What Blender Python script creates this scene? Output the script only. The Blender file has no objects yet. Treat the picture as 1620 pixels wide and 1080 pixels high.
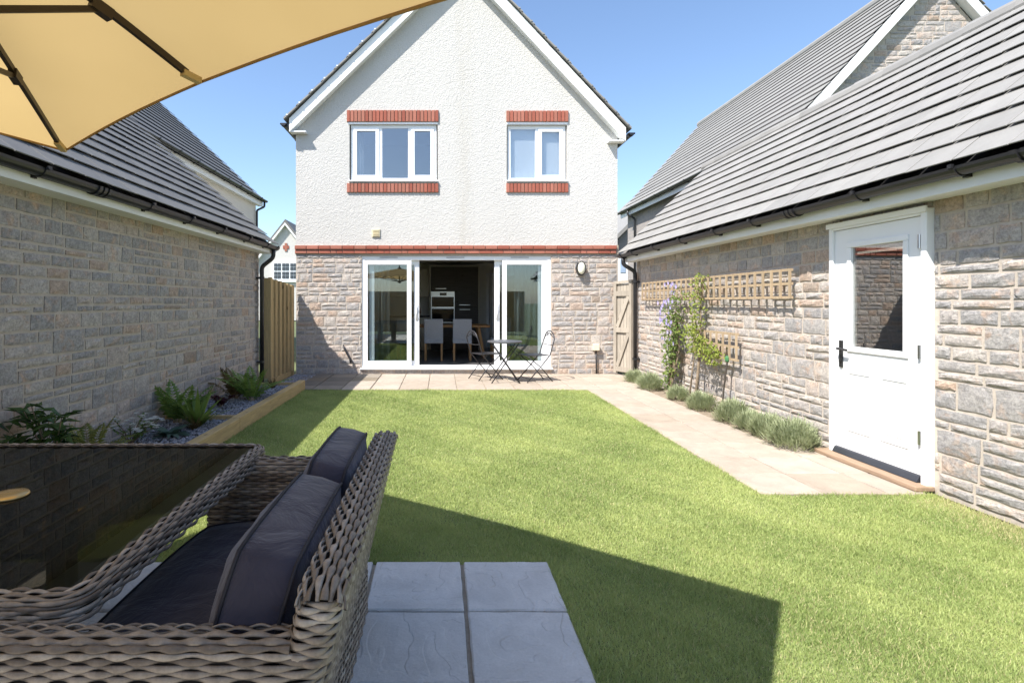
import bpy, math, random
import numpy as np
from mathutils import Vector, Matrix
random.seed(7); rng = np.random.default_rng(7)
scene = bpy.context.scene
COL = scene.collection
R = math.radians

# ------------------------------------------------------------------ camera, sky, sun, exposure
cam_d = bpy.data.cameras.new('camera'); cam = bpy.data.objects.new('camera', cam_d); COL.objects.link(cam)
cam.location = (0, 0, 1.36); cam.rotation_euler = (R(90), 0, 0)
cam_d.sensor_width = 36; cam_d.lens = 18.889
cam_d.shift_x = 0.0698; cam_d.shift_y = -0.0383
cam_d.clip_start = 0.05; cam_d.clip_end = 2000
scene.camera = cam
SUN = Vector((0.57, 0.50, -1.0)).normalized()          # direction the light travels
world = bpy.data.worlds.new('World'); scene.world = world; world.use_nodes = True
wn = world.node_tree.nodes; wl = world.node_tree.links
for n in list(wn): wn.remove(n)
sky = wn.new('ShaderNodeTexSky'); sky.sky_type = 'NISHITA'; sky.sun_disc = False
sky.sun_elevation = math.asin(-SUN.z); sky.sun_rotation = math.atan2(-SUN.x, -SUN.y)
sky.air_density = 1.0; sky.dust_density = 1.0; sky.ozone_density = 3.2; sky.altitude = 60
bg = wn.new('ShaderNodeBackground'); bg.inputs['Strength'].default_value = 0.136
wo = wn.new('ShaderNodeOutputWorld')
wl.new(sky.outputs[0], bg.inputs[0]); wl.new(bg.outputs[0], wo.inputs[0])
sun_d = bpy.data.lights.new('sun', 'SUN'); sun_d.energy = 4.8; sun_d.angle = R(0.5); sun_d.color = (1, .955, .89)
sun = bpy.data.objects.new('sun', sun_d); COL.objects.link(sun)
sun.rotation_euler = SUN.to_track_quat('-Z', 'Y').to_euler(); sun.location = (-6, -6, 12)
scene.view_settings.view_transform = 'Standard'; scene.view_settings.look = 'None'
scene.view_settings.gamma = 1; scene.view_settings.use_curve_mapping = False
scene.view_settings.exposure = 0.95

# ------------------------------------------------------------------ helpers
WORLD = {}                                              # world position of every object's origin
class MB:
    def __init__(s): s.v = []; s.f = []
    def add(s, vs, fs):
        o = len(s.v); s.v += [tuple(p) for p in vs]; s.f += [tuple(i + o for i in f) for f in fs]; return s
    def box(s, x0, x1, y0, y1, z0, z1):
        return s.add([(x0,y0,z0),(x1,y0,z0),(x1,y1,z0),(x0,y1,z0),(x0,y0,z1),(x1,y0,z1),(x1,y1,z1),(x0,y1,z1)],
                     [(0,3,2,1),(4,5,6,7),(0,1,5,4),(1,2,6,5),(2,3,7,6),(3,0,4,7)])
    def prism(s, poly, axis, a, b):
        """poly in the two other axes (x,z) for axis 'y', (y,z) for 'x', (x,y) for 'z'"""
        def P(p, c): return (p[0], c, p[1]) if axis == 'y' else (c, p[0], p[1]) if axis == 'x' else (p[0], p[1], c)
        n = len(poly)
        vs = [P(p, a) for p in poly] + [P(p, b) for p in poly]
        fs = [tuple(range(n)), tuple(range(2*n-1, n-1, -1))]
        fs += [(i, i+n, (i+1) % n + n, (i+1) % n) for i in range(n)]
        return s.add(vs, fs)
    def tube(s, pts, r, n=8, cap=True, closed=False, flat=1.0):
        pts = [Vector(p) for p in pts]; m = len(pts); vs = []; fs = []
        rs = r if isinstance(r, (list, tuple)) else [r]*m
        up = None
        for i, p in enumerate(pts):
            if closed: t = pts[(i+1) % m] - pts[i-1]
            else: t = pts[min(i+1, m-1)] - pts[max(i-1, 0)]
            t.normalize()
            if up is None:
                up = Vector((0,0,1)) if abs(t.z) < .9 else Vector((1,0,0))
            a = up - t*up.dot(t)
            if a.length < 1e-4: a = t.orthogonal()
            a.normalize(); b = t.cross(a); up = a
            for k in range(n):
                th = 2*math.pi*k/n
                vs.append(p + a*math.cos(th)*rs[i] + b*math.sin(th)*rs[i]*flat)
        for i in range(m if closed else m-1):
            j = (i+1) % m
            for k in range(n):
                fs.append((i*n+k, i*n+(k+1) % n, j*n+(k+1) % n, j*n+k))
        if cap and not closed:
            fs.append(tuple(range(n-1, -1, -1))); fs.append(tuple((m-1)*n+k for k in range(n)))
        return s.add(vs, fs)
    def bar(s, p, q, w, h, up=(0,0,1)):
        p = Vector(p); q = Vector(q); t = (q-p).normalized(); u = Vector(up); u = u - t*u.dot(t)
        if u.length < 1e-4: u = t.orthogonal()
        u.normalize(); b = t.cross(u)
        vs = []
        for c in (p, q):
            for sx, sy in ((-1,-1),(1,-1),(1,1),(-1,1)): vs.append(c + b*sx*w/2 + u*sy*h/2)
        return s.add(vs, [(3,2,1,0),(4,5,6,7),(0,1,5,4),(1,2,6,5),(2,3,7,6),(3,0,4,7)])
    def lathe(s, c, prof, n=20, axis='z'):
        vs = []; fs = []
        for r, h in prof:
            for k in range(n):
                th = 2*math.pi*k/n; x, y = r*math.cos(th), r*math.sin(th)
                vs.append((c[0]+x, c[1]+y, c[2]+h) if axis == 'z' else (c[0]+x, c[1]+h, c[2]+y))
        m = len(prof)
        for i in range(m-1):
            for k in range(n): fs.append((i*n+k, i*n+(k+1) % n, (i+1)*n+(k+1) % n, (i+1)*n+k))
        fs.append(tuple(range(n-1,-1,-1))); fs.append(tuple((m-1)*n+k for k in range(n)))
        return s.add(vs, fs)
    def build(s, name, mat, parent=None, smooth=False, bevel=0, origin=None):
        V = np.array(s.v, dtype=float)
        if origin is None:
            lo = V.min(0); hi = V.max(0); origin = ((lo[0]+hi[0])/2, (lo[1]+hi[1])/2, lo[2])
        V = V - np.array(origin)
        me = bpy.data.meshes.new(name); me.from_pydata(V.tolist(), [], s.f)
        me.materials.append(mat); me.update()
        if smooth: me.polygons.foreach_set('use_smooth', [True]*len(me.polygons))
        o = bpy.data.objects.new(name, me); COL.objects.link(o); place(o, origin, parent)
        if bevel:
            md = o.modifiers.new('bevel', 'BEVEL'); md.width = bevel; md.segments = 2; md.limit_method = 'ANGLE'; md.angle_limit = R(35)
        return o
def place(o, loc, parent=None):
    WORLD[o.name] = Vector(loc)
    if parent is not None:
        o.parent = parent; o.location = Vector(loc) - WORLD[parent.name]
    else: o.location = loc
def piece(name, mesh, loc, parent, scale=(1,1,1), rot=(0,0,0)):
    o = bpy.data.objects.new(name, mesh); COL.objects.link(o); place(o, loc, parent)
    o.scale = scale; o.rotation_euler = rot; return o
def empty(name, loc, label=None, cat=None, group=None):
    o = bpy.data.objects.new(name, None); COL.objects.link(o); o.empty_display_size = .1; place(o, loc)
    if label: tag(o, label, cat, group)
    return o
def tag(o, label, cat, group=None):
    o['label'] = label; o['category'] = cat
    if group: o['group'] = group
    return o
def kind(o, k): o['kind'] = k; return o
def mesh_of(mb, name, mat, smooth=False):
    me = bpy.data.meshes.new(name); me.from_pydata([tuple(p) for p in mb.v], [], mb.f); me.materials.append(mat); me.update()
    if smooth: me.polygons.foreach_set('use_smooth', [True]*len(me.polygons))
    return me
def copy_tree(o, parent=None):
    c = o.copy(); COL.objects.link(c); c.parent = parent
    for ch in list(o.children): copy_tree(ch, c)
    return c

# ------------------------------------------------------------------ materials
class NT:
    def __init__(s, name):
        s.m = bpy.data.materials.new(name); s.m.use_nodes = True; s.t = s.m.node_tree
        s.n = s.t.nodes; s.b = s.n['Principled BSDF']; s.out = s.n['Material Output']
    def new(s, t, **kw):
        n = s.n.new(t)
        for k, v in kw.items(): setattr(n, k, v)
        return n
    def link(s, a, b): s.t.links.new(a, b)
    def pos(s):
        if not hasattr(s, '_p'): s._p = s.new('ShaderNodeNewGeometry')
        return s._p.outputs['Position']
    def noise(s, scale, detail=3, rough=.55, vec=None, dist=0):
        n = s.new('ShaderNodeTexNoise'); n.inputs['Scale'].default_value = scale
        n.inputs['Detail'].default_value = detail; n.inputs['Roughness'].default_value = rough; n.inputs['Distortion'].default_value = dist
        s.link(vec or s.pos(), n.inputs['Vector']); return n.outputs['Fac']
    def vor(s, scale, feature='F1', vec=None):
        n = s.new('ShaderNodeTexVoronoi'); n.feature = feature; n.inputs['Scale'].default_value = scale
        s.link(vec or s.pos(), n.inputs['Vector']); return n.outputs['Distance']
    def scaled(s, v):
        n = s.new('ShaderNodeVectorMath', operation='MULTIPLY'); s.link(s.pos(), n.inputs[0]); n.inputs[1].default_value = v; return n.outputs[0]
    def math(s, op, a, b=0.0, clamp=False):
        n = s.new('ShaderNodeMath', operation=op); n.use_clamp = clamp
        for i, x in enumerate((a, b)):
            if isinstance(x, (int, float)): n.inputs[i].default_value = x
            else: s.link(x, n.inputs[i])
        return n.outputs[0]
    def ramp(s, fac, stops, interp='LINEAR'):
        n = s.new('ShaderNodeValToRGB'); cr = n.color_ramp; cr.interpolation = interp
        while len(cr.elements) < len(stops): cr.elements.new(.5)
        for e, (p, c) in zip(cr.elements, stops):
            e.position = p; e.color = tuple(c) + (1,) if len(c) == 3 else c
        s.link(fac, n.inputs[0]); return n.outputs[0]
    def mix(s, fac, a, b, mode='MIX'):
        n = s.new('ShaderNodeMix', data_type='RGBA', blend_type=mode)
        for i, x in ((0, fac), (6, a), (7, b)):
            if isinstance(x, (int, float)): n.inputs[i].default_value = x
            elif isinstance(x, tuple): n.inputs[i].default_value = x + (1,) if len(x) == 3 else x
            else: s.link(x, n.inputs[i])
        return n.outputs[2]
    def rnd(s):
        """random per object and per loose piece of a joined mesh"""
        o = s.new('ShaderNodeObjectInfo').outputs['Random']; s.pos()
        return s.math('FRACT', s.math('ADD', s.math('MULTIPLY', o, 7.31), s.math('MULTIPLY', s._p.outputs['Random Per Island'], 3.17)))
    def bump(s, h, strength, dist, prev=None):
        n = s.new('ShaderNodeBump'); n.inputs['Strength'].default_value = strength; n.inputs['Distance'].default_value = dist
        s.link(h, n.inputs['Height'])
        if prev is not None: s.link(prev, n.inputs['Normal'])
        return n.outputs[0]
    def done(s, col=None, rough=.6, normal=None, spec=.4, metal=0):
        if col is not None:
            if isinstance(col, tuple): s.b.inputs['Base Color'].default_value = col + (1,)
            else: s.link(col, s.b.inputs['Base Color'])
        if isinstance(rough, (int, float)): s.b.inputs['Roughness'].default_value = rough
        else: s.link(rough, s.b.inputs['Roughness'])
        s.b.inputs['Specular IOR Level'].default_value = spec; s.b.inputs['Metallic'].default_value = metal
        if normal is not None: s.link(normal, s.b.inputs['Normal'])
        return s.m
def plain(name, col, rough=.5, var=.12, ns=6, bump=0, bs=60, rnd=0, spec=.4, metal=0, stretch=None):
    t = NT(name); vec = t.scaled(stretch) if stretch else None
    f = t.noise(ns, 4, .6, vec)
    lo = tuple(max(0, c*(1-var)) for c in col); hi = tuple(min(1, c*(1+var)) for c in col)
    c = t.ramp(f, [(.3, lo), (.7, hi)])
    if rnd:
        r = t.rnd(); k = t.ramp(r, [(0, (1-rnd,)*3), (1, (1+rnd*.6,)*3)]); c = t.mix(1.0, c, k, 'MULTIPLY')
    nm = None
    if bump: nm = t.bump(t.noise(bs, 4, .6, vec), bump, .01)
    return t.done(c, rough, nm, spec, metal)
def leafy(name, a, b, rough=.45, trans=.35, ns=9):
    t = NT(name); f = t.math('ADD', t.math('MULTIPLY', t.noise(ns, 2), .5), t.math('MULTIPLY', t.rnd(), .5))
    c = t.ramp(f, [(.25, a), (.75, b)])
    t.done(c, rough, None, .35)
    tr = t.new('ShaderNodeBsdfTranslucent'); t.link(c, tr.inputs[0])
    mx = t.new('ShaderNodeMixShader'); mx.inputs[0].default_value = trans
    t.link(t.b.outputs[0], mx.inputs[1]); t.link(tr.outputs[0], mx.inputs[2]); t.link(mx.outputs[0], t.out.inputs[0]); return t.m
def glassy(name, tint=(.9,.93,.92), base=.02, gain=1.0, rough=0.0):
    t = NT(name); t.n.remove(t.b)
    tr = t.new('ShaderNodeBsdfTransparent'); tr.inputs[0].default_value = tint + (1,)
    gl = t.new('ShaderNodeBsdfGlossy'); gl.inputs['Roughness'].default_value = rough
    lw = t.new('ShaderNodeLayerWeight'); lw.inputs[0].default_value = .5      # Schlick, the same from both sides of a pane
    f = t.math('ADD', t.math('MULTIPLY', t.math('ADD', t.math('MULTIPLY', t.math('POWER', lw.outputs['Facing'], 5.0), .96), .04), gain), base, True)
    mx = t.new('ShaderNodeMixShader'); t.link(f, mx.inputs[0]); t.link(tr.outputs[0], mx.inputs[1]); t.link(gl.outputs[0], mx.inputs[2])
    t.link(mx.outputs[0], t.out.inputs[0]); return t.m

def mat_stone():
    t = NT('rock_faced_stone'); r = t.rnd()
    basec = t.ramp(r, [(0,(.36,.342,.328)),(.17,(.43,.395,.365)),(.32,(.32,.308,.302)),(.46,(.44,.405,.37)),(.58,(.385,.355,.335)),(.70,(.44,.385,.345)),(.82,(.34,.325,.315)),(.93,(.42,.335,.275)),(.985,(.32,.265,.22))], 'CONSTANT')
    p = t.noise(7, 4, .65, None, .6)
    rust = t.ramp(p, [(.53,(0,0,0)),(.68,(1,1,1))])
    c = t.mix(t.math('MULTIPLY', rust, .6), basec, (.50,.345,.245))
    fine = t.ramp(t.noise(55, 5, .75), [(.25,(.56,.565,.58)),(.5,(1.06,1.07,1.08)),(.75,(1.50,1.50,1.50))])
    c = t.mix(1.0, c, fine, 'MULTIPLY')
    c = t.mix(1.0, c, t.ramp(t.noise(16, 5, .7), [(.3,(.74,.73,.74)),(.55,(1.02,1.0,.98)),(.75,(1.18,1.15,1.10))]), 'MULTIPLY')
    n1 = t.bump(t.noise(22, 6, .7, t.scaled((1,1,1.5)), .5), .45, .016); n2 = t.bump(t.noise(85, 4, .75), .5, .006, n1)
    return t.done(c, .92, n2, .2)
def mat_mortar(col=(.52,.455,.385)):
    t = NT('lime_mortar'); c = t.ramp(t.noise(14, 5, .7), [(.3, tuple(x*.82 for x in col)), (.7, tuple(x*1.12 for x in col))])
    return t.done(c, .95, t.bump(t.noise(160, 3), .5, .004), .2)
def mat_far_stone():
    t = NT('coursed_stone_far')
    m = t.new('ShaderNodeTexBrick'); m.inputs['Scale'].default_value = 1
    mp = t.new('ShaderNodeVectorMath', operation='ADD')
    sx = t.new('ShaderNodeSeparateXYZ'); t.link(t.pos(), sx.inputs[0]); cx = t.new('ShaderNodeCombineXYZ')
    t.link(t.math('ADD', sx.outputs[0], sx.outputs[1]), cx.inputs[0]); t.link(sx.outputs[2], cx.inputs[1]); t.link(cx.outputs[0], m.inputs['Vector'])
    m.inputs['Color1'].default_value = (.28,.27,.27,1); m.inputs['Color2'].default_value = (.40,.36,.33,1); m.inputs['Mortar'].default_value = (.44,.39,.33,1)
    m.inputs['Brick Width'].default_value = .36; m.inputs['Row Height'].default_value = .13; m.inputs['Mortar Size'].default_value = .012
    c = t.mix(.5, m.outputs[0], t.ramp(t.noise(9,4), [(.3,(.25,.25,.26)),(.7,(.44,.38,.33))]))
    return t.done(c, .9, t.bump(m.outputs['Fac'], -.4, .02), .2)
def mat_render(name='roughcast_render', col=(.55,.535,.505)):
    t = NT(name)
    st = t.noise(1.2, 4, .6, t.scaled((1.2,1.2,.25)))
    c = t.mix(t.ramp(st, [(.42,(0,0,0)),(.8,(.4,.4,.4))]), col, tuple(x*.86 for x in col))
    if name == 'roughcast_render':                 # rain stain running down the middle of the gable
        sp = t.new('ShaderNodeSeparateXYZ'); t.link(t.pos(), sp.inputs[0])
        d = t.math('ABSOLUTE', t.math('SUBTRACT', sp.outputs[0], t.math('ADD', .38, t.math('MULTIPLY', t.noise(3,3), .14))))
        k = t.math('MULTIPLY', t.ramp(d, [(.03,(1,1,1)),(.22,(0,0,0))]), t.ramp(t.noise(2.5,4,.7,t.scaled((3,1,.6))), [(.35,(.05,.05,.05)),(.65,(.33,.33,.33))])); c = t.mix(k, c, (.42,.385,.32))
    h = t.noise(24, 4, .62, None, 1.0); h2 = t.vor(55)
    n = t.bump(h, .7, .020, t.bump(h2, .5, .008))
    return t.done(c, .9, n, .25)
def mat_brick():
    t = NT('red_brick'); r = t.rnd()
    c = t.ramp(r, [(0,(.28,.085,.058)),(.35,(.36,.115,.078)),(.7,(.33,.135,.095)),(1,(.42,.16,.115))])
    c = t.mix(1.0, c, t.ramp(t.noise(60,4,.7), [(.3,(.82,.82,.82)),(.7,(1.12,1.12,1.12))]), 'MULTIPLY')
    return t.done(c, .85, t.bump(t.noise(140,3), .4, .003), .25)
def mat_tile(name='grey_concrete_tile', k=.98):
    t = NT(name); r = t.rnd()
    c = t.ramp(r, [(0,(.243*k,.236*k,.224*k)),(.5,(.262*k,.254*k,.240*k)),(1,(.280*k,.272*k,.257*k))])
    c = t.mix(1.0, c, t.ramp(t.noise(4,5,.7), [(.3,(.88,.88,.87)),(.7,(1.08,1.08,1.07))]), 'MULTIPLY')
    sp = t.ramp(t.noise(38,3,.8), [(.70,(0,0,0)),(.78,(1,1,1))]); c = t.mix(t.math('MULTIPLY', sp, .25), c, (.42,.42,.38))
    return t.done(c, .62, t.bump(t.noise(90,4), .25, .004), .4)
def mat_slab(name, cols, riven=.5):
    t = NT(name); r = t.rnd(); n = len(cols)
    c = t.ramp(r, [(i/max(1,n-1), k) for i, k in enumerate(cols)])
    c = t.mix(1.0, c, t.ramp(t.noise(5,5,.65,None,.5), [(.3,(.86,.86,.86)),(.7,(1.1,1.1,1.1))]), 'MULTIPLY')
    c = t.mix(1.0, c, t.ramp(t.noise(90,4,.7), [(.3,(.92,.92,.92)),(.7,(1.06,1.06,1.06))]), 'MULTIPLY')
    off = t.new('ShaderNodeVectorMath', operation='ADD'); t.link(t.pos(), off.inputs[0])
    cmb = t.new('ShaderNodeCombineXYZ'); t.link(t.math('MULTIPLY', r, 23.0), cmb.inputs[0]); t.link(t.math('MULTIPLY', r, 7.0), cmb.inputs[1]); t.link(cmb.outputs[0], off.inputs[1])
    f = t.noise(1.9, 3, .5, off.outputs[0], 1.1)
    ridge = t.ramp(f, [(.37,(0,0,0)),(.38,(.4,.4,.4)),(.485,(.45,.45,.45)),(.495,(.2,.2,.2)),(.58,(.5,.5,.5)),(.59,(.95,.95,.95))])
    nm = t.bump(ridge, riven, .010, t.bump(t.noise(28,6,.75), .55, .008))
    return t.done(c, .8, nm, .3)
def mat_wood(name, col, axis='z', var=.25, rnd=.18, rough=.8):
    t = NT(name); st = {'z':(14,14,1.2), 'y':(14,1.2,14), 'x':(1.2,14,14)}[axis]
    f = t.noise(3, 6, .65, t.scaled(st), .8)
    c = t.ramp(f, [(.25, tuple(x*(1-var) for x in col)), (.75, tuple(min(1,x*(1+var)) for x in col))])
    k = t.ramp(t.rnd(), [(0,(1-rnd,)*3),(1,(1+rnd*.6,)*3)]); c = t.mix(1.0, c, k, 'MULTIPLY')
    kn = t.ramp(t.vor(5, vec=t.scaled(tuple(1 if q > 2 else .5 for q in st))), [(.05,(.45,.4,.35)),(.11,(1,1,1))]); c = t.mix(1.0, c, kn, 'MULTIPLY')
    return t.done(c, rough, t.bump(f, .3, .004), .25)

MS = mat_stone(); MMORT = mat_mortar(); MFAR = mat_far_stone(); MREND = mat_render(); MCREAM = mat_render('cream_render', (.70,.665,.60))
MBRICK = mat_brick(); MTILE = mat_tile(); MTILE_SHADE = mat_tile('shaded_concrete_tile', .55)  # second tile is a darker copy, roof shade put into its colour
MSLAB = mat_slab('buff_paving', [(.365,.305,.245),(.41,.35,.29),(.35,.29,.23),(.395,.34,.285)], .12)
MSLABG = mat_slab('grey_riven_paving', [(.57,.55,.515),(.61,.59,.55),(.59,.57,.535)], .8)
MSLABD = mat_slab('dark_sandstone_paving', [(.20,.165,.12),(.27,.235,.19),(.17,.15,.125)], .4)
MUPVC = plain('white_upvc', (.83,.84,.85), .28, .02, 3, spec=.5)
MWPAINT = plain('white_fascia_paint', (.80,.81,.79), .4, .05, 2)
MBLACK = plain('black_rainwater_plastic', (.018,.018,.02), .38, .2, 5, spec=.5)
MGLASS = glassy('window_glass', (.80,.85,.86), .05, 1.6)
MGLASSUP = glassy('upper_window_glass', (.95,.97,.98), .15, 1.5)
MDOORGLASS = glassy('door_glass', (.80,.82,.80), .26, 1.6)
MFENCE = mat_wood('treated_pine', (.43,.31,.155), 'z')
MGATE = mat_wood('weathered_pine', (.38,.335,.275), 'z', .25, .15)
MSLEEP = mat_wood('treated_sleeper', (.46,.33,.16), 'y')
MTREL = mat_wood('trellis_wood', (.40,.305,.20), 'z', .2, .1)
MOAK = mat_wood('oak', (.42,.22,.085), 'z', .2, .05, .45)
MOLDWOOD = mat_wood('old_timber_sill', (.30,.21,.145), 'y', .3)
MIRON = plain('dark_iron', (.045,.045,.05), .42, .2, 30, metal=.4)
MCHROME = plain('steel', (.55,.55,.56), .28, .05, 5, metal=1)
# ------------------------------------------------------------------ stone, tile and brick pieces
def stone_meshes():
    out = {}
    for cls, asp in enumerate((1.0, 2.0, 3.4)):
        out[cls] = []
        for k in range(6):
            mb = MB(); nx, nz = 5, 4
            ch = .055; g = []
            for j in range(nz):
                for i in range(nx):
                    u = -.5 + i/(nx-1); w = -.5 + j/(nz-1)
                    e = (i in (0, nx-1)) or (j in (0, nz-1))
                    if e:
                        x = u*(1-.02/asp) + random.uniform(-.03,.03)/asp; z = w + random.uniform(-.038,.038); y = -random.uniform(.30,.52)
                    else:
                        x = u*1.12 + random.uniform(-.07,.07); z = w*1.22 + random.uniform(-.07,.07); y = -random.uniform(.55,.95)
                    g.append((x, y, z))
            fs = [(j*nx+i, j*nx+i+1, (j+1)*nx+i+1, (j+1)*nx+i) for j in range(nz-1) for i in range(nx-1)]
            ring = [i for i in range(nx)] + [j*nx+nx-1 for j in range(1, nz)] + [(nz-1)*nx+i for i in range(nx-2, -1, -1)] + [j*nx for j in range(nz-2, 0, -1)]
            n0 = len(g); g += [(g[i][0]*1.0, .25, g[i][2]) for i in ring]
            m = len(ring); fs += [(ring[(a+1) % m], ring[a], n0+a, n0+(a+1) % m) for a in range(m)]
            mb.add(g, fs); out[cls].append((mb, mesh_of(mb, 'rock_faced_stone', MS)))
    return out
STONES = stone_meshes()
def layout(u0, u1, z0, z1, holes=(), hmin=.085, hmax=.205, seed=1, joint=.021, wmul=1.0):
    rs = random.Random(seed); rects = []; z = z0
    while z < z1 - .02:
        h = rs.uniform(hmin, hmax)
        if z1 - (z+h) < hmin*.7: h = z1 - z
        u = u0 - rs.uniform(0, .2)
        while u < u1:
            if h > .13 and rs.random() < .6:
                w = rs.uniform(.28, .62)*wmul; sp = h*rs.uniform(.36, .64)
                for (za, zb) in ((z, z+sp), (z+sp, z+h)):
                    uu = u
                    while uu < u+w-.01:
                        ww = min(rs.uniform(.15,.40)*wmul, u+w-uu)
                        if u+w-(uu+ww) < .10: ww = u+w-uu
                        rects.append((uu, uu+ww, za, zb)); uu += ww
            else:
                w = rs.uniform(.15, .19+h*1.0)*wmul
                rects.append((u, u+w, z, z+h))
            u += w
        z += h
    res = []
    for r in rects:
        a, b, c, d = max(r[0],u0), min(r[1],u1), r[2], r[3]
        if b-a < .04: continue
        todo = [(a,b,c,d)]
        for (ha,hb,hc,hd) in holes:
            nx = []
            for (a,b,c,d) in todo:
                if b <= ha or a >= hb or d <= hc or c >= hd: nx.append((a,b,c,d)); continue
                if a < ha: nx.append((a,ha,c,d))
                if b > hb: nx.append((hb,b,c,d))
                a2, b2 = max(a,ha), min(b,hb)
                if c < hc: nx.append((a2,b2,c,hc))
                if d > hd: nx.append((a2,b2,hd,d))
            todo = nx
        res += [(a,b,c,d) for (a,b,c,d) in todo if b-a > .04 and d-c > .035]
    return [(a+joint/2, b-joint/2, c+joint/2, d-joint/2) for (a,b,c,d) in res]
def lay_stones(parent, rects, face, plane, depth=.016, limit=300, keep=None):
    """face: '-y', '+x' or '-x'; plane: coordinate of the wall's mortar face"""
    rot = {'-y':0, '-x':-math.pi/2, '+x':math.pi/2}[face]; camp = Vector((0,0,1.36)); items = []
    for (a,b,c,d) in rects:
        uc, zc = (a+b)/2, (c+d)/2
        P = Vector((uc, plane, zc)) if face == '-y' else Vector((plane, uc, zc))
        dist = (P - camp).length; nrm = Vector((0,-1,0)) if face == '-y' else Vector((1 if face == '+x' else -1,0,0))
        cosv = abs((camp-P).normalized().dot(nrm))
        vis = (b-a)*(d-c)*cosv/dist**2
        if P.y < .6: vis = 0
        else:
            px = 697+850*P.x/P.y
            if not -60 < px < 1680: vis *= 1e-4
        items.append((vis, P, b-a, d-c))
    items.sort(key=lambda q: -q[0]); rest = MB()
    for i, (vis, P, w, h) in enumerate(items):
        asp = w/h; cls = 0 if asp < 1.5 else 1 if asp < 2.7 else 2
        mb, me = random.choice(STONES[cls]); dd = depth*random.uniform(.75, 1.2)
        sgn = random.choice((-1, 1)); sgz = 1
        if i < limit:
            piece('stone', me, P, parent, (w, dd, h), (0, 0, rot))
        else:
            M4 = Matrix.Translation(P) @ Matrix.Rotation(rot, 4, 'Z') @ Matrix.Diagonal((w, dd, h, 1))
            rest.add([M4 @ Vector(v) for v in mb.v], mb.f)
    if rest.v: kind(rest.build('stone_facing', MS, parent), 'stuff')
def wall_boxes(mb, axis, t0, t1, u0, u1, z0, z1, holes=()):
    us = sorted({u0, u1} | {h[0] for h in holes} | {h[1] for h in holes})
    for a, b in zip(us, us[1:]):
        zs = [(z0)]; hs = sorted([h for h in holes if h[0] <= a+1e-6 and h[1] >= b-1e-6], key=lambda h: h[2]); z = z0
        for h in hs + [None]:
            zt = z1 if h is None else h[2]
            if zt - z > 1e-4:
                if axis == 'y': mb.box(a, b, t0, t1, z, zt)
                else: mb.box(t0, t1, a, b, z, zt)
            if h: z = h[3]
    return mb
def tile_mesh(w, l, t):
    mb = MB(); b = .006
    # thick leading edge at +y end (lower end); the tile lies in x (width), y (down the slope)
    b = .002
    mb.add([(-w/2,0,-.004),(w/2,0,-.004),(w/2,l,0),(-w/2,l,0),(-w/2+b,0,t),(w/2-b,0,t),(w/2-b,l-b,t),(-w/2+b,l-b,t),(-w/2,l,t-b),(w/2,l,t-b),(w/2,0,t-b),(-w/2,0,t-b)],
           [(0,1,2,3)[::-1],(4,5,6,7),(7,6,9,8),(8,9,2,3),(5,10,9,6),(10,1,2,9),(11,4,7,8),(0,11,8,3),(0,1,10,11),(11,10,5,4)])
    return mb
def lay_tiles(parent, eave, run, ridge_z, y0, y1, side, w=.335, courses=10, limit=300, mat=None):
    """eave=(x,z) of the lower edge, side=+1 roof rises towards +x, -1 towards -x"""
    ex, ez = eave; rise = ridge_z - ez; L = math.hypot(run, rise); ex_l = L/courses
    t = .0075; mb = tile_mesh(w-.011, ex_l*1.18, t); me = mesh_of(mb, 'roof_tile', mat)
    up = Vector((side*run/L, 0, rise/L)); dn = -up; ac = Vector((0, 1, 0)); nr = Vector((-side*rise/L, 0, run/L))
    X = ac if ac.cross(dn).dot(nr) > 0 else -ac
    B = Matrix((X, dn, nr)).transposed()
    tilt = Matrix.Rotation(math.atan2(.0225, ex_l), 3, 'X')
    n = 0; rest = MB(); items = []
    for c in range(courses):
        low = Vector((ex, 0, ez)) + up*(ex_l*c); top = low + up*(ex_l*1.18)
        off = (c % 2)*w/2
        y = y0 - off
        while y < y1 - .02:
            a, b = max(y, y0), min(y+w, y1)
            if b-a > .06:
                items.append((Vector((0,(a+b)/2,0)) + top + nr*(.012+random.uniform(-.0015,.0015)) + dn*random.uniform(-.003,.003), (b-a)/w, c))
            y += w
    items.sort(key=lambda q: (q[0]-Vector((0,1.0,1.36))).length)
    for i, (P, sx, c) in enumerate(items):
        j = Matrix.Rotation(random.uniform(-.004,.004), 3, 'X')
        Rm = (B @ tilt @ j)
        if i < limit: piece('roof_tile', me, P, parent, (sx, 1, 1), Rm.to_euler())
        else:
            M4 = Matrix.Translation(P) @ Rm.to_4x4() @ Matrix.Diagonal((sx,1,1,1)); rest.add([M4 @ Vector(v) for v in mb.v], mb.f)
    if rest.v: kind(rest.build('tile_covering', mat, parent), 'stuff')
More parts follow.
